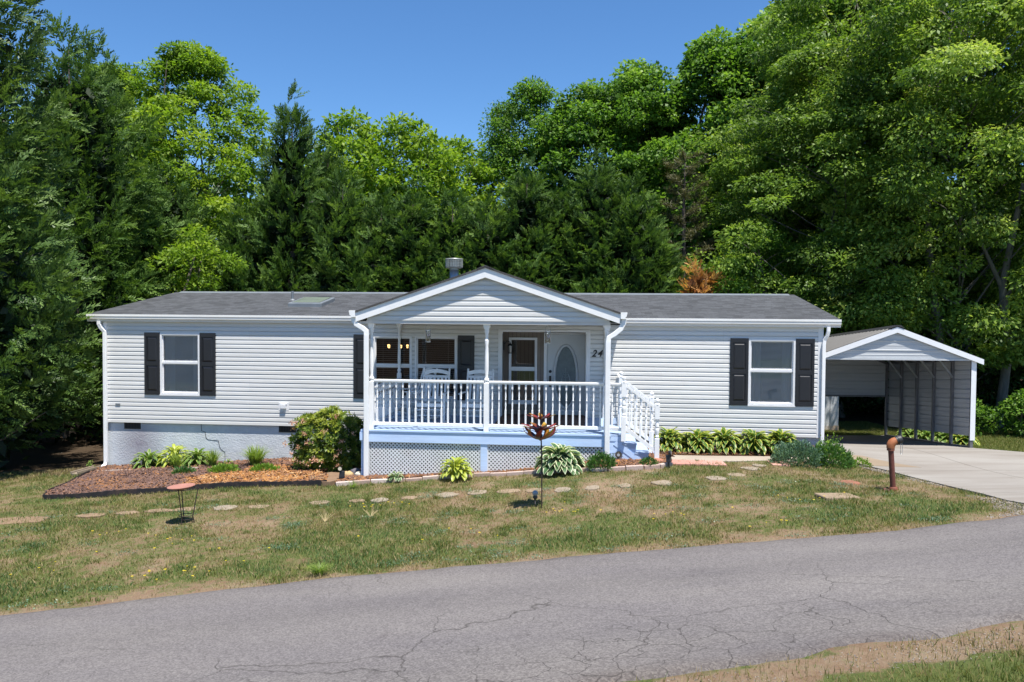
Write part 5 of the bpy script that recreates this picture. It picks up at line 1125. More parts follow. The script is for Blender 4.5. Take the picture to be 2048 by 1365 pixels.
# standpipe
pp=empty('standpipe',at(6.30,13.10),0,'reddish brown standpipe with an elbow and black cap beside the driveway','standpipe')
m=MB();m.t=.35;m.tube([(.0,0,-.05),(-.035,0,.42),(-.055,0,.68)],.044,14);m.t=.6;m.lathe((-.058,0,.66),[(0,.06),(.06,.06),(.07,.055)],14);m.lathe((0,0,0),[(-.02,.065),(.05,.065),(.06,.055)],14);m.build('pipe',M['rust_pipe'],pp)
m=MB();m.t=.95;m.tube([(-.06,0,.70),(-.058,0,.745),(-.04,0,.785),(-.005,0,.81),(.03,0,.825)],[.064,.068,.068,.066,.062],14);m.build('elbow',M['rust_pipe'],pp)
m=MB();m.tube([(.025,0,.822),(.10,0,.85)],[.07,.07],16);m.tube([(.05,0,.832),(.065,0,.838)],[.078,.078],16);m.tube([(.10,0,.85),(.115,0,.855)],[.06,.055],16);m.build('cap',M['grey_cap'],pp)
m=MB();m.tube([(.08,-.06,.79),(.07,-.065,.72),(.075,-.065,.62),(.09,-.065,.60),(.10,-.065,.64),(.105,-.06,.78)],.004,5);m.build('chain',M['galv'],pp)
m=MB();r_=random.Random(4)
for k in range(9): m.t=r_.uniform(0,.3);m.ball((r_.uniform(-.15,.06),r_.uniform(-.12,.1),.0),r_.uniform(.02,.045),5)
m.build('clod',M['rust_pipe'],pp)
m=MB();m.lathe((0,0,-.02),[(0,.17),(.035,.17),(.045,.15)],18);tag(m.build('drain_cover',paint('rusty_iron_cover',(.24,.10,.06),.9,.35,10,bp=.4),None,loc=at(5.91,13.87)),'round rusty iron cover set in the lawn','drain cover')
m=MB();m.t=.55;m.box(-.30,.30,-.17,.17,-.05,.035);o=tag(m.build('concrete_lid',M['stone'],None,loc=at(5.14,12.52),bevel=.02),'flat tan concrete lid in the lawn left of the standpipe','concrete lid');o.rotation_euler=(0,.03,.2)
# fallen dry stalks in the lawn
for (x,y,lb) in ((-2.95,12.6,'dry pale weed stalk in the lawn, left of the pair'),(-2.25,12.75,'dry pale weed stalk in the lawn, right of the pair')):
    m=MB();r_=random.Random(int(x*10))
    for k in range(9): a=r_.uniform(-1.2,1.2);m.tube([(0,0,0),(.05*a,.02,.06),(.11*a,.03,.10+.08*r_.random()*(1.5-abs(a)))],.004,4)
    m.build('dry_weed',paint('dry_straw',(.55,.43,.22),.9,.2,20),None,lb,'weed','dry weeds in the lawn',loc=at(x,y))
# ---------------------------------------------------------------- plants near the house
def leaf_quads(P,D,N,Ln,Wd,bend=.0):
    S=np.cross(D,N);S/=np.linalg.norm(S,axis=1)[:,None]+1e-9;Ln=np.asarray(Ln)[:,None];Wd=np.asarray(Wd)[:,None]
    m=P+D*Ln*.5+N*Ln*bend
    V=np.stack([P,m+S*Wd*.5,P+D*Ln,m-S*Wd*.5],1).reshape(-1,3);k=np.arange(len(P))*4
    return V,np.stack([k,k+1,k+2,k+3],1)
def unit(a): return a/(np.linalg.norm(a,axis=1)[:,None]+1e-9)
def hosta_mesh(name,seed,R,n,lw,mat,H=None,parent=None):
    """dome of overlapping ribbed leaves, each a broad cupped blade on a thin stalk"""
    rs=np.random.RandomState(seed);V=[];F=[];T=[];H=H or R*.75
    for i in range(n):
        rho=math.sqrt((i+.5)/n)*rs.uniform(.92,1.06);az=i*2.39996+rs.randn()*.2;c,s=math.cos(az),math.sin(az)
        bl=R*.50*rs.uniform(.8,1.2);e0=1.15-1.15*rho+rs.randn()*.15;e1=e0-(.7+.5*rho)
        r=R*.60*rho;z=max(.03,H*.86*(1-.80*rho*rho)-.3*bl*math.sin(max(e0,0)));w=lw*rs.uniform(.8,1.15);tv=rs.uniform(-.06,.06);b=len(V);m=7
        for e in (-1,-.55,0,.55,1): V.append((0.02*c-s*e*.004,0.02*s+c*e*.004,0));T.append(.1)
        for j in range(m):
            q=j/(m-1)
            if j: el=e0+(e1-e0)*q;r+=bl/(m-1)*math.cos(el);z+=bl/(m-1)*math.sin(el)
            wd=w*(math.sin(math.pi*min(1,(q*.90+.08))**.8))**.65
            if j==m-1: wd=.002
            for e in (-1,-.55,0,.55,1):
                V.append((r*c-s*e*wd/2,r*s+c*e*wd/2,max(.005,z+abs(e)*wd*.20+.004*math.sin(q*14+e*3))));T.append(min(1,abs(e)*.92+(.25 if q>.93 else 0)+tv))
        for j in range(m):
            for e in range(4): a_=b+j*5+e;F.append((a_,a_+1,a_+6,a_+5))
    return np_mesh(name,V,F,T,M[mat],parent,smooth=True)
def plant(kind,x,y,label,cat,group=None,dz=.04,rz=0):
    return empty(kind,at(x,y,dz),rz,label,cat,group)
HG='hostas along the right wall'
for i,(s,t,R,mt,lb) in enumerate([(1.40,.48,.44,'hosta_green','broad striped green hosta, leftmost in the bed by the grey foundation'),(1.98,.38,.46,'hosta_lime','tall yellow-lime hosta, second from the left by the grey foundation'),(2.58,.42,.42,'hosta_green','pale green hosta between the lime hosta and the grassy clumps')]):
    x,y,_=HW(s,t);r=plant('hosta',x,y,lb,'hosta','hostas by the grey foundation');hosta_mesh('foliage',i+1,R,75,.085,mt,.40 if i!=1 else .52,r)
for i in range(5):
    s=13.42+i*.58;x,y,_=HW(s,.75+.05*(i%2));r=plant('hosta',x,y,'yellow-edged hosta against the right wall, '+['first from the steps','second from the steps','third from the steps, in the middle of the row','fourth from the steps','fifth, nearest the right corner'][i],'hosta',HG,rz=i)
    hosta_mesh('foliage',20+i,.46,85,.115,'hosta_yellow',.50,r)
x,y,_=HW(9.13,2.93);hosta_mesh('foliage',31,.38,60,.09,'hosta_lime',.44,plant('hosta',x,y,'lime-green hosta in front of the lattice, left of the blue divider','hosta'))
x,y,_=HW(7.95,2.93);hosta_mesh('foliage',32,.20,26,.07,'hosta_white',.17,plant('hosta',x,y,'small dark hosta at the left end of the lattice','hosta'))
x,y,_=HW(11.15,2.98);hosta_mesh('foliage',33,.53,105,.15,'hosta_white',.50,plant('hosta',x,y,'large white-edged hosta in front of the right lattice panel','hosta'))
x,y,_=HW(3.35,.5);hosta_mesh('foliage',34,.13,16,.05,'hosta_green',.16,plant('hosta',x,y,'tiny young hosta by the crack in the foundation','hosta'))
x,y,_=HW(4.95,.45);hosta_mesh('foliage',35,.09,10,.035,'hosta_green',.14,plant('seedling',x,y,'tiny seedling by the foundation left of the shrub','plant'))
x,y,_=HW(-.28,.15);hosta_mesh('foliage',36,.12,12,.05,'hosta_green',.22,plant('seedling',x,y,'small leafy weed beside the left downspout','plant'))
for i,(x,y) in enumerate([(11.3,19.9),(11.3,20.8),(11.35,21.7),(11.35,22.6)]):
    hosta_mesh('foliage',40+i,.42,46,.15,'hosta_yellow' if i==0 else 'hosta_green',.36,plant('hosta',x,y,'hosta outside the carport side wall, '+['nearest the street','second from the street','third from the street','farthest back'][i],'hosta','hostas beside the carport',dz=0))
def blades(name,seed,n,R,H,w,mat,parent,m=6,droop=.9):
    rs=np.random.RandomState(seed);V=[];F=[];T=[]
    for i in range(n):
        az=rs.rand()*6.283;sp_=rs.rand()**.6;ln=H*rs.uniform(.7,1.1);c,s=math.cos(az),math.sin(az);b=len(V);bx,by=rs.randn(2)*R*.10;t0=rs.uniform(.2,.85)
        for j in range(m):
            q=j/(m-1);r=R*sp_*(q**1.4);z=ln*(q-.42*droop*sp_*q**2.6);wd=w*(1-q**2)+.0015
            for e in (-1,1): V.append((bx+r*c-s*e*wd/2,by+r*s+c*e*wd/2,z));T.append(min(1,t0+.15*q))
        for j in range(m-1): a=b+j*2;F.append((a,a+1,a+3,a+2))
    return np_mesh(name,V,F,T,M[mat],parent)
x,y,_=HW(4.22,.95);blades('foliage',3,260,.46,.58,.018,'daylily',plant('daylily',x,y,'big spiky daylily clump in front of the foundation','daylily'))
x,y,_=HW(3.12,.78);blades('foliage',4,140,.34,.50,.016,'daylily',plant('daylily',x,y,'smaller daylily clump beside the pale hosta','daylily'))
x,y,_=HW(2.32,.95);blades('foliage',5,90,.3,.5,.016,'daylily',plant('daylily',x,y,'loose daylily clump in front of the lime hosta','daylily'))
def mound(name,seed,n,rx,ry,H,Ls,Ws,mat,parent,up=.7,base=.0,tm=.5):
    rs=np.random.RandomState(seed);d=unit(rs.randn(n,3));d[:,2]=abs(d[:,2]);rr=rs.uniform(.55,1.0,n)**.6
    lump=1+.22*np.sin(d[:,0]*7+seed)*np.cos(d[:,1]*6+seed*2)
    P=np.column_stack([d[:,0]*rx*rr*lump,d[:,1]*ry*rr*lump,d[:,2]*H*rr*lump+base]);D=unit(d*[1,1,.6]+rs.randn(n,3)*.45+[0,0,up]);N=unit(rs.randn(n,3)*.6+[0,0,1]+d*.5)
    V,F=leaf_quads(P,D,N,rs.uniform(.7,1.2,n)*Ls,rs.uniform(.7,1.2,n)*Ws,.08)
    return np_mesh(name,V,F,np.repeat(np.clip(tm+.35*(rr-.8)+rs.randn(n)*.2,0,1),4),M[mat],parent)
for i,(s,t,rx,ry,H,lb) in enumerate([(2.95,1.75,.24,.2,.15,'low dark green tuft at the front of the bark chips, leftmost of three'),(3.85,1.72,.33,.22,.17,'low lime-green mound in the bark chips, middle of three'),(4.75,1.72,.30,.2,.15,'low lime-green mound in the bark chips, rightmost of three')]):
    x,y,_=HW(s,t);mound('foliage',50+i,900 if i else 600,rx,ry,H,.07,.022,'creeping' if i else 'perennial',plant('mound_plant',x,y,lb,'plant','low mounds in the bark bed'),1.2)
x,y,_=HW(11.95,3.12);mound('foliage',60,1700,.27,.22,.26,.06,.02,'perennial',plant('perennial_clump',x,y,'dense dark green rounded clump right of the big hosta','plant'),.9)
x,y,_=HW(12.82,3.02);mound('foliage',61,500,.15,.13,.14,.05,.018,'perennial',plant('perennial_clump',x,y,'small dark green clump below the porch steps','plant'),.9)
x,y,_=HW(15.85,1.78);mound('foliage',62,5200,.52,.42,.42,.055,.022,'sedum',plant('sedum_clump',x,y,'wide grey-green bushy clump in front of the right corner','plant',dz=0),.9,tm=.5)
x,y,_=HW(16.50,1.70);r=plant('leafy_clump',x,y,'brighter green bushy clump with yellowish tips by the driveway','plant',dz=0);mound('foliage',63,3600,.42,.38,.46,.06,.024,'perennial',r,1.0,tm=.62)
mound('flower_head',64,260,.36,.30,.56,.05,.03,'creeping',r,1.0,.02,.8)
x,y=7.05,16.05;mound('foliage',65,350,.2,.2,.15,.05,.02,'creeping',plant('weed_tuft',x,y,'yellowish weed tuft at the driveway corner','plant',dz=0),1)
# rhododendron: whorls of leaves on a round frame, faded pink trusses
rh=empty('rhododendron',at(*HW(6.02,1.28)[:2]),0,'large rounded rhododendron with faded pink flowers left of the porch','shrub')
rs=np.random.RandomState(77)
nw=1300;d=unit(rs.randn(nw,3));d[:,2]=np.where(d[:,2]<-.85,-d[:,2],d[:,2]);rr=rs.uniform(.72,1.0,nw);box=np.abs(d).max(1)
d2=d/(box[:,None]**.45);lump=1+.10*np.sin(d[:,0]*6+1)*np.cos(d[:,2]*7)+.06*np.sin(d[:,1]*11)
C_=np.column_stack([d2[:,0]*.74,d2[:,1]*.62,d2[:,2]*.66])*(rr*lump)[:,None]+[0,0,.62]
P=[];D=[];N=[];T=[]
for i in range(nw):
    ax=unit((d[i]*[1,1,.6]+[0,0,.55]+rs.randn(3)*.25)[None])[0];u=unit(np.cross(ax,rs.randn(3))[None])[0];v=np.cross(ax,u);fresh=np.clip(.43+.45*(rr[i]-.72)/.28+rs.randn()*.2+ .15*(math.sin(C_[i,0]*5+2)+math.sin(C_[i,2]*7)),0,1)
    for k in range(9):
        a=k*2.4;o=u*math.cos(a)+v*math.sin(a);P.append(C_[i]+o*.01);D.append(o*.9+ax*(.25+.5*(k%3)*.5));N.append(ax);T.append(fresh)
P=np.array(P);D=unit(np.array(D));N=unit(np.array(N));n=len(P)
V,F=leaf_quads(P,D,N,rs.uniform(.075,.12,n),rs.uniform(.028,.04,n),.06);np_mesh('foliage',V,F,np.repeat(np.clip(np.array(T)+rs.randn(n)*.08,0,1),4),M['rhodo'],rh)
idx=[i for i in range(nw) if C_[i,1]<-.25 and rr[i]>.85 and .25<C_[i,2]<1.15];rs.shuffle(idx)
for i in idx[:24]:
    m=30;P=C_[i]+rs.randn(m,3)*.030+d[i]*.11+np.array([0,-.03,.02]);dd=unit(rs.randn(m,3)+d[i]);V,F=leaf_quads(P,dd,unit(rs.randn(m,3)),rs.uniform(.025,.05,m),rs.uniform(.015,.028,m));np_mesh('flower_truss',V,F,np.repeat(rs.rand(m),4),M['pink'],rh)
m=MB()
for k in range(8):
    a=k*.8;m.tube([(.05*math.cos(a),.05*math.sin(a),0),(.25*math.cos(a),.22*math.sin(a),.35),(.5*math.cos(a),.42*math.sin(a),.9)],[.018,.012,.005],5)
m.build('stem',M['bark'],rh)
# yellow wildflowers in the lawn, one object each
fm=MB();fm.tube([(0,0,0),(.004,0,.035)],.0015,4)
for k in range(9): a=k*2*math.pi/9;fm.add([(0,0,.036),(.014*math.cos(a-.25),.014*math.sin(a-.25),.040),(.019*math.cos(a),.019*math.sin(a),.038),(.014*math.cos(a+.25),.014*math.sin(a+.25),.040)],[(0,1,2,3)])
rs=np.random.RandomState(91);f0=None
FC=[(-7.2,10.6,1.0,.5,22),(-6.0,12.2,.7,.4,9),(-4.9,11.4,1.2,.5,17),(-4.2,10.1,1.2,.35,20),(-2.2,13.4,.5,.25,16),(-.8,11.4,1.4,.5,9),(.9,12.2,.6,.35,16),(2.4,11.8,.9,.5,12),(4.6,12.3,.8,.4,10),(-8.1,12.2,.5,.5,7),(3.3,10.8,1.0,.3,7),(12.1,16.6,.6,.25,7)]
for (cx_,cy_,sx,sy,n) in FC:
    for k in range(int(n*.7)):
        x=cx_+rs.randn()*sx*.55;y=cy_+rs.randn()*sy*.55
        if not lawn_mask(np.array([x]),np.array([y]))[0]: continue
        if f0 is None: o=f0=fm.build('wildflower',M['yellow'],None)
        else: o=f0.copy();COL.objects.link(o)
        o.location=at(x,y,.012);s_=rs.uniform(.6,1.15);o.scale=(s_,s_,rs.uniform(.8,1.5));tag(o,'small yellow wildflower standing in the lawn grass','wildflower','yellow wildflowers scattered over the lawn')
# clumps of taller grass at the verge
for i,(x,y,n,lb) in enumerate([(-2.35,9.72,160,'taller reddish-green grass tuft at the road edge left of centre'),(-3.0,15.1,60,'taller grass tuft by the grey corner slab')]):
    blades('foliage',70+i,n,.22,.17,.006,'daylily',plant('grass_tuft',x,y,lb,'grass tuft',dz=0),4)
# ---------------------------------------------------------------- trees
def limb_mb(m,p0,p1,r0,r1,rs,n=5,sag=.08,seg=6):
    p0=np.array(p0);p1=np.array(p1);L_=np.linalg.norm(p1-p0);P=[];R=[]
    off=rs.randn(3)*L_*.06
    for i in range(n):
        q=i/(n-1);P.append(p0+(p1-p0)*q+off*math.sin(math.pi*q)+np.array([0,0,L_*sag*math.sin(math.pi*q)]));R.append(r0*(1-q)+r1*q)
    m.tube(P,R,seg,cap=False)
def leyland_mesh(seed,H,R,nb,ppb,lpp,leaf,prof=.75,wind=0.,bough=1.0):
    """dense columnar conifer: boughs carrying feathery flat sprays"""
    rs=np.random.RandomState(seed)
    u=1-rs.rand(nb)**.56 *.985;u=np.sort(u);az=np.arange(nb)*2.39996+rs.randn(nb)*.3
    lob=1+.16*np.sin(az*3+u*9+seed)+.10*np.sin(az*5-u*17)
    r=R*np.clip((1-u),0,1)**prof*np.clip(.72+u*2.2,0,1)*lob*rs.uniform(.80,1.10,nb)+.10
    z=H*(.02+.95*u);el=.35+.75*u+rs.randn(nb)*.13
    ax=np.stack([np.cos(az)*np.cos(el)+wind,np.sin(az)*np.cos(el),np.sin(el)],1);ax=unit(ax)
    tip=np.stack([r*np.cos(az),r*np.sin(az),z+r*.25],1)
    # sprays
    n=nb*ppb;bi=np.repeat(np.arange(nb),ppb);k=rs.rand(n)**.7;bl=(.55+.10*R)*bough*(.6+.8*(1-u[bi]))
    lat=unit(np.cross(ax[bi],rs.randn(n,3)));w_=(.29*bough*(1-k*.75))*rs.rand(n)
    P=tip[bi]-ax[bi]*(bl*(1-k))[:,None]+lat*w_[:,None]
    D=unit(ax[bi]+lat*.55+rs.randn(n,3)*.22)
    # leaves on each spray, alternating to both sides of a flat frond
    m=n*lpp;si=np.repeat(np.arange(n),lpp);q=np.tile(np.linspace(0,1,lpp),n);sd=np.tile(np.where(np.arange(lpp)%2==0,1,-1),n)
    S=unit(np.cross(D,rs.randn(n,3)));Nn=unit(np.cross(S,D));ln=rs.uniform(.8,1.2,n)*leaf*3.2
    B=P[si]+D[si]*(q*ln[si])[:,None]-np.array([0,0,1])*(q**2*ln[si]*.12)[:,None]
    LD=unit(D[si]*.85+S[si]*(sd*.75*(1-q*.7))[:,None]+rs.randn(m,3)*.16);LL=leaf*(1.25-.55*q)*rs.uniform(.8,1.2,m)
    V,F=leaf_quads(B,LD,Nn[si],LL,LL*.36,.02)
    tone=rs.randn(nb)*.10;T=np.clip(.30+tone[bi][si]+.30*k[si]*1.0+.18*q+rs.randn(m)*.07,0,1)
    # inner screen of dark leaves, the crown's inner shade put into their colour
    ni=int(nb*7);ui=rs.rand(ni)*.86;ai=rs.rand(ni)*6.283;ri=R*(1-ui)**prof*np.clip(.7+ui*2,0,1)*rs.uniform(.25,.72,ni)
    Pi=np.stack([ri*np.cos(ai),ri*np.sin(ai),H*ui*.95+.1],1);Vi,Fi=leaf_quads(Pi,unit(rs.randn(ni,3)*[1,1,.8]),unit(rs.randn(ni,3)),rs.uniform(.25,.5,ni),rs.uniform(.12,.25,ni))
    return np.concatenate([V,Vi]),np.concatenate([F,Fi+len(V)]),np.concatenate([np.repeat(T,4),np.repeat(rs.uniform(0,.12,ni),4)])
def make_leyland(name,seed,H,R,nb,ppb,lpp,leaf,mat='ley',**kw):
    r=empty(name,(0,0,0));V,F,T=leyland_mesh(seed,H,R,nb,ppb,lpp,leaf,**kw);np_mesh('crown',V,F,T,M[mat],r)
    m=MB();rs=np.random.RandomState(seed+5);m.tube([(0,0,-.3),(.05,0,H*.3),(0,.05,H*.65),(0,0,H*.90)],[.16+.01*H,.12+.006*H,.07,.01],8)
    for k in range(26): a=k*2.4;z=H*(.04+.03*k);rr=R*.75*(1-z/H);m.tube([(0,0,z),(rr*.5*math.cos(a),rr*.5*math.sin(a),z+.15),(rr*math.cos(a),rr*math.sin(a),z+rr*.35)],[.04,.025,.01],5,cap=False)
    m.build('trunk',M['bark'],r);return r
def decid_arrays(seed,H,base,R,nc,lpc,cr,leaf,lw=.55,flat=.62,droop=.15,prof=None,lean=(0,0),shell=.45,up=.75,tone=.13):
    rs=np.random.RandomState(seed);u=rs.rand(nc);az=np.arange(nc)*2.39996+rs.randn(nc)*.4
    pf=prof or (lambda q:np.sin(math.pi*np.clip(q*.92+.06,0,1))**.6)
    lob=1+.20*np.sin(az*2+seed+u*5)+.14*np.sin(az*4-u*11+seed*2)
    rr=R*pf(u)*lob*np.sqrt(rs.uniform(shell,1,nc))
    C=np.stack([rr*np.cos(az)+lean[0]*u,rr*np.sin(az)+lean[1]*u,base+(H-base)*u*.97],1)
    c_r=cr*rs.uniform(.65,1.25,nc)
    n=nc*lpc;ci=np.repeat(np.arange(nc),lpc);d=unit(rs.randn(n,3));q=rs.uniform(.35,1,n)**.5
    off=d*(q*c_r[ci])[:,None]*[1,1,flat]
    # clumps slope gently down and outward
    out=np.stack([np.cos(az),np.sin(az)],1)[ci];off[:,2]-=(off[:,0]*out[:,0]+off[:,1]*out[:,1])*.25
    P=C[ci]+off
    D=unit(d*[1,1,.5]+rs.randn(n,3)*.7-[0,0,droop*2]);N=unit(rs.randn(n,3)*.42+np.array([0,0,up*.7])+d*.6)
    LL=leaf*(.55+rs.rand(n)**1.5*1.0);V,F=leaf_quads(P,D,N,LL,LL*lw,.07)
    T=np.clip(.50+(rs.randn(nc)*tone)[ci]+.12*d[:,2]+.22*(q-.75)+rs.randn(n)*.10+(rs.rand(n)>.985)*.3,0,1)  # leaves on top of each clump tinted lighter, sunlight put into the colour
    return V,F,T,C,rs
def make_decid(name,seed,H,base,R,nc,lpc,cr,leaf,mat,bark='bark',trunk_r=.2,nl=.35,stems=1,**kw):
    r=empty(name,(0,0,0));V,F,T,C,rs=decid_arrays(seed,H,base,R,nc,lpc,cr,leaf,**kw)
    np_mesh('crown',V,F,np.repeat(T,4),M[mat],r)
    lean=kw.get('lean',(0,0));m=MB()
    for k in range(stems):
        a=k*2.1;ox,oy=(.25*math.cos(a),.25*math.sin(a)) if stems>1 else (0,0);tx,ty=(R*.35*math.cos(a),R*.35*math.sin(a)) if stems>1 else (0,0)
        top=np.array([tx+lean[0]*.9,ty+lean[1]*.9,H*.93]);limb_mb(m,(ox,oy,-.3),top,trunk_r/(stems**.5),.02,rs,9,0,9)
    for c in C[rs.rand(len(C))<nl]:
        zb=max(base*.6,c[2]-np.hypot(c[0],c[1])*rs.uniform(.6,1.1));f=np.clip(zb/H,0,1);limb_mb(m,(lean[0]*f*.9,lean[1]*f*.9,zb),c,.05*trunk_r/.2*(1.2-f),.008,rs,5,.05,5)
    m.build('trunk',M[bark],r);return r
def place(o,x,y,sx=1,sz=1,rz=0,dz=0,label=None,cat='tree',group=None):
    o.location=(x,y,tz(x,y)-.05+dz if y<30 else .3+dz);o.scale=(sx,sx,sz);o.rotation_euler=(0,0,rz);return tag(o,label,cat,group)
# left giants
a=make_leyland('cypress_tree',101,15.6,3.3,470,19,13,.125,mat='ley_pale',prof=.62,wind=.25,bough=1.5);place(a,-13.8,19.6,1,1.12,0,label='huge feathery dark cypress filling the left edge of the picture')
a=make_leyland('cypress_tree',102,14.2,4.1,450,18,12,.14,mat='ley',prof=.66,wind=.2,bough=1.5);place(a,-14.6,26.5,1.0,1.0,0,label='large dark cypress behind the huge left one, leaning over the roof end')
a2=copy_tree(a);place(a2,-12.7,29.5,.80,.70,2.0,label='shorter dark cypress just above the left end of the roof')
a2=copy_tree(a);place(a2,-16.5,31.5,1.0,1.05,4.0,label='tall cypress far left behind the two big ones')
# hedge row of leylands behind the house
HG2='cypress hedge row behind the house'
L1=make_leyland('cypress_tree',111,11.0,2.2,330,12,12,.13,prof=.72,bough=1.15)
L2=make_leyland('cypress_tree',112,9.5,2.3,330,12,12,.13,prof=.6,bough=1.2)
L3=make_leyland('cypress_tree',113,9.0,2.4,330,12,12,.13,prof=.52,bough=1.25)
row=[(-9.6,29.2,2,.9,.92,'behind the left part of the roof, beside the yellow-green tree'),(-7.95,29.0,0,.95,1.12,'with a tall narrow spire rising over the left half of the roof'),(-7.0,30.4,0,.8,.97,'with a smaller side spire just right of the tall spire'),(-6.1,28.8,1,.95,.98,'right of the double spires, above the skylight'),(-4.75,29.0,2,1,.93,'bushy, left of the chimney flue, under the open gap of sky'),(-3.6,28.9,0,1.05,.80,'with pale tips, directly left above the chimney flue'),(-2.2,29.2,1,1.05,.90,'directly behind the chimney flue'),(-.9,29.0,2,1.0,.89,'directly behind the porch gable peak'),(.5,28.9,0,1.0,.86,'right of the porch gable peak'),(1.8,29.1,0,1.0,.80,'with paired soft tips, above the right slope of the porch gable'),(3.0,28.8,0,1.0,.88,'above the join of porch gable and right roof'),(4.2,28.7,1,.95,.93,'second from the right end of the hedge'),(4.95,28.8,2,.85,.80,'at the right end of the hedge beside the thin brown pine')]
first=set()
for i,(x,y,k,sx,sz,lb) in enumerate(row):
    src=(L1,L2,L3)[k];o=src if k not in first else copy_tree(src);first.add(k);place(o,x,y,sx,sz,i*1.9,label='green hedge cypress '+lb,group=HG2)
# deciduous behind and beside
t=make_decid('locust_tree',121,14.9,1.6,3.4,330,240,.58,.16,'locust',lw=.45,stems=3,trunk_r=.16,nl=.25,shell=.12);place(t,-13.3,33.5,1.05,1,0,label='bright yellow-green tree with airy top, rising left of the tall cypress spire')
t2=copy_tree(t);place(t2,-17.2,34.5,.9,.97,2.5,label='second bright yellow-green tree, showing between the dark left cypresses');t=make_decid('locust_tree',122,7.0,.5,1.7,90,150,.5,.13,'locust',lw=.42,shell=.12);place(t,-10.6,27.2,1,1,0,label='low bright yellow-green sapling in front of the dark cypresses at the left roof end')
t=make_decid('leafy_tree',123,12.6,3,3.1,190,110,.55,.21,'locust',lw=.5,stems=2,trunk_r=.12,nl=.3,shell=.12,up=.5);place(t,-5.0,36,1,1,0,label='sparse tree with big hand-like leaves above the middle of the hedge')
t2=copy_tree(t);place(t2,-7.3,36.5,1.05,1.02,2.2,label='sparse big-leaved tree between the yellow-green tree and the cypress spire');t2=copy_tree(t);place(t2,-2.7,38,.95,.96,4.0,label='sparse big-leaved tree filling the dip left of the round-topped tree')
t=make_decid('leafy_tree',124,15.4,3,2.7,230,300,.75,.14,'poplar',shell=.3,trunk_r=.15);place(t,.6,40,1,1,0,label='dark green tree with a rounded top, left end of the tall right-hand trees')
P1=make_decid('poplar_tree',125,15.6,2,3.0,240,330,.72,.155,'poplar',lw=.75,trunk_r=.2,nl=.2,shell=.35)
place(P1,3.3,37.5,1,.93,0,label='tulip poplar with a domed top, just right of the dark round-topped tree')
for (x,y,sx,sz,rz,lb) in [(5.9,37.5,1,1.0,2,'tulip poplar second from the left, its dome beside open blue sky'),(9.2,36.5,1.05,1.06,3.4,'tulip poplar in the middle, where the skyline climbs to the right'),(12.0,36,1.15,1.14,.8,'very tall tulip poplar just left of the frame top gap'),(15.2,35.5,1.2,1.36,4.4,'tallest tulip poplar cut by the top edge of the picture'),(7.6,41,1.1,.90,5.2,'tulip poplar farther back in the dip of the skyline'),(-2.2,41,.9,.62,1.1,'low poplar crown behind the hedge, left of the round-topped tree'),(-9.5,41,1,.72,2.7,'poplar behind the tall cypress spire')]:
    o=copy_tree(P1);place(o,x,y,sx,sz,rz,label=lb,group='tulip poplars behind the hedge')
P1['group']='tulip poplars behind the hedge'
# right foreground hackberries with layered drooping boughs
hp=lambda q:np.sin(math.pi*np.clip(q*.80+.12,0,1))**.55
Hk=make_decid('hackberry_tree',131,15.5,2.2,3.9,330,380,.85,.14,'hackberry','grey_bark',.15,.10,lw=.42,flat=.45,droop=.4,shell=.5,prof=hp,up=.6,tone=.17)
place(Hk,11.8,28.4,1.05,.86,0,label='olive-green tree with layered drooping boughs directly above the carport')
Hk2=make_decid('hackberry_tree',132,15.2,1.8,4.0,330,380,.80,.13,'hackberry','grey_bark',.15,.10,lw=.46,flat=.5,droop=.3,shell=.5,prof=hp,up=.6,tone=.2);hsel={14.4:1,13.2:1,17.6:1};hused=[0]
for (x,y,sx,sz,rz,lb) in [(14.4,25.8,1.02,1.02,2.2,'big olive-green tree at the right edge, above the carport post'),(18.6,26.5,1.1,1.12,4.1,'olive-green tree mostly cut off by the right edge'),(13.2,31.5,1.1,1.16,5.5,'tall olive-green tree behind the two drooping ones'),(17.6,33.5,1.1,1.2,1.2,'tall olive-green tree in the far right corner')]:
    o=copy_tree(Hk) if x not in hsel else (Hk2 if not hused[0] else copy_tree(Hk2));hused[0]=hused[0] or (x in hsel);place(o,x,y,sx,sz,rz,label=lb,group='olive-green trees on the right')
Hk['group']='olive-green trees on the right'
t=make_decid('ivy_tree',141,6.6,.3,1.9,75,260,.6,.11,'poplar',shell=.25);place(t,8.4,27.6,1,1,0,label='dark ivy-covered low tree between the pine and the drooping trees')
# sparse pine
pr_=empty('pine_tree',(0,0,0));rs=np.random.RandomState(9);m=MB();m.tube([(0,0,-.2),(.05,0,4),(-.03,0,8),(0,0,10.6)],[.11,.08,.05,.01],7)
Pn=[];Dn=[]
for k in range(64):
    z=2.5+8*k/64;a=k*2.4;rr=(1.7-.11*z)*rs.uniform(.6,1.1);tip=(rr*math.cos(a),rr*math.sin(a),z+.25);m.tube([(0,0,z),(tip[0]*.5,tip[1]*.5,z+.05),tip],[.025,.015,.006],4,cap=False)
    for q in range(5):
        f=.45+.13*q;c=np.array([tip[0]*f,tip[1]*f,z+.25*f*f]);nn=46;Pn.append(c+rs.randn(nn,3)*.05);Dn.append(rs.randn(nn,3)+[tip[0]*.6,tip[1]*.6,.7])
m.build('trunk',M['bark'],pr_);Pn=np.concatenate(Pn);Dn=unit(np.concatenate(Dn));V,F=leaf_quads(Pn,Dn,unit(rs.randn(len(Pn),3)),rs.uniform(.12,.22,len(Pn)),np.full(len(Pn),.016));np_mesh('crown',V,F,np.repeat(rs.rand(len(Pn)),4),M['pine'],pr_)
place(pr_,6.3,29.5,1.25,.90,0,label='thin sparse brownish pine between the hedge and the right-hand trees')
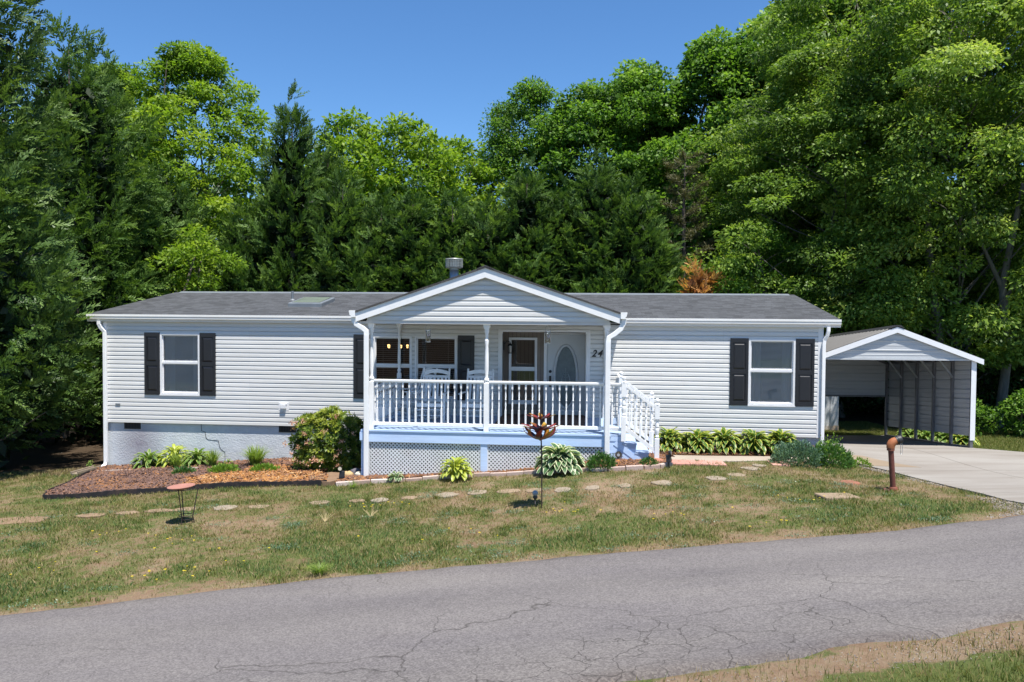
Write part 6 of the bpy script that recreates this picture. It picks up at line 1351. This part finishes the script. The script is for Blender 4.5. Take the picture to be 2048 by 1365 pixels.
dc=make_leyland('dead_cypress',151,5.3,1.15,70,9,11,.12,mat='dead',prof=.7);place(dc,6.35,26.8,1.2,1.08,0,label='small dead orange-brown cypress just above the right part of the roof')
# understory right of and behind the carport
U1=make_decid('understory_shrub',161,3.6,.1,1.9,62,170,.62,.13,'dark_leaf',trunk_r=.06,nl=.4,shell=.1)
ul=[(9.8,29.5,1.1,1.1,0,'dark shrub seen through the open back of the carport, left'),(12.0,30.0,1.2,1.2,1,'dark shrub seen through the open back of the carport, right'),(14.0,28.3,1.2,1.1,2,'dark shrub behind the carport side wall'),(16.2,27.2,1.2,1.1,3,'dark shrub just right of the carport post'),(18.4,26.2,1.2,1.0,4,'dark shrub at the far right edge'),(15.6,31.5,1.5,1.6,5,'tall dark shrub back in the shade on the right'),(19.5,31,1.6,1.6,.5,'tall dark shrub in the far right shade'),(-11.9,25.6,1.0,1.0,1.7,'dark shrub in the shade beside the left wall of the house'),(-12.3,29,1.5,1.5,2.7,'dark shrub in the deep shade behind the left wall'),(-16.5,24,1.3,1.2,3.3,'dark shrub under the left cypresses')]
for i,(x,y,sx,sz,rz,lb) in enumerate(ul):
    o=U1 if i==0 else copy_tree(U1);place(o,x,y,sx,sz,rz,label=lb,cat='shrub',group='dark understory shrubs')
W1=make_decid('bush',162,1.2,.05,.75,30,150,.3,.09,'poplar',trunk_r=.03,shell=.1)
for i,(x,y,s_,lb) in enumerate([(14.3,22.2,1.0,'low ivy-green bush right of the carport post'),(15.6,21.6,1.2,'low ivy-green bush at the right edge above the grass strip'),(13.1,23.0,.9,'low ivy-green bush just behind the carport side wall')]):
    o=W1 if i==0 else copy_tree(W1);place(o,x,y,s_,s_,i*2,label=lb,cat='bush',group='ivy-green bushes by the grass strip')
# trunks standing in the shade on the right
TR=MB();TR.tube([(0,0,-.2),(.25,0,2.2),(.1,.1,4.4),(.6,0,7.5)],[.16,.13,.11,.07],9);TR.tube([(.1,.1,4.3),(-.6,0,5.6),(-1.0,0,7.2)],[.08,.05,.03],7)
for i,(x,y,rz,lb) in enumerate([(15.0,24.6,0,'pale grey leaning trunk in the shade right of the carport'),(16.4,27.6,2.2,'grey trunk second from the carport, deeper in the shade')]):
    o=empty('shaded_tree',(x,y,tz(x,y)),rz,lb,'tree','bare trunks on the right')
    q=TR.build('trunk',M['grey_bark'],o)
# far wood behind everything
rs=np.random.RandomState(400);n=150000
xx=rs.uniform(-60,62,n);yy=rs.uniform(46,58,n);hm=9+7*fbm(xx,yy,.12,3)-2.0*np.exp(-((xx+2)/14)**2);zz=.2+hm*rs.rand(n)**.75;gap=fbm(xx,zz,.6,7)
k=gap>.40;xx,yy,zz=xx[k],yy[k],zz[k];n=len(xx)
V,F=leaf_quads(np.column_stack([xx,yy,zz]),unit(rs.randn(n,3)),unit(rs.randn(n,3)*.6+[0,-.3,.8]),rs.uniform(.35,.7,n),rs.uniform(.2,.4,n));tag(np_mesh('distant_wood',V,F,np.repeat(np.clip(.35+(gap[k]-.5)*1.5+rs.randn(n)*.1,0,1),4),M['dark_leaf']),'dark far-off wood closing the view behind the trees','wood',kind='stuff')
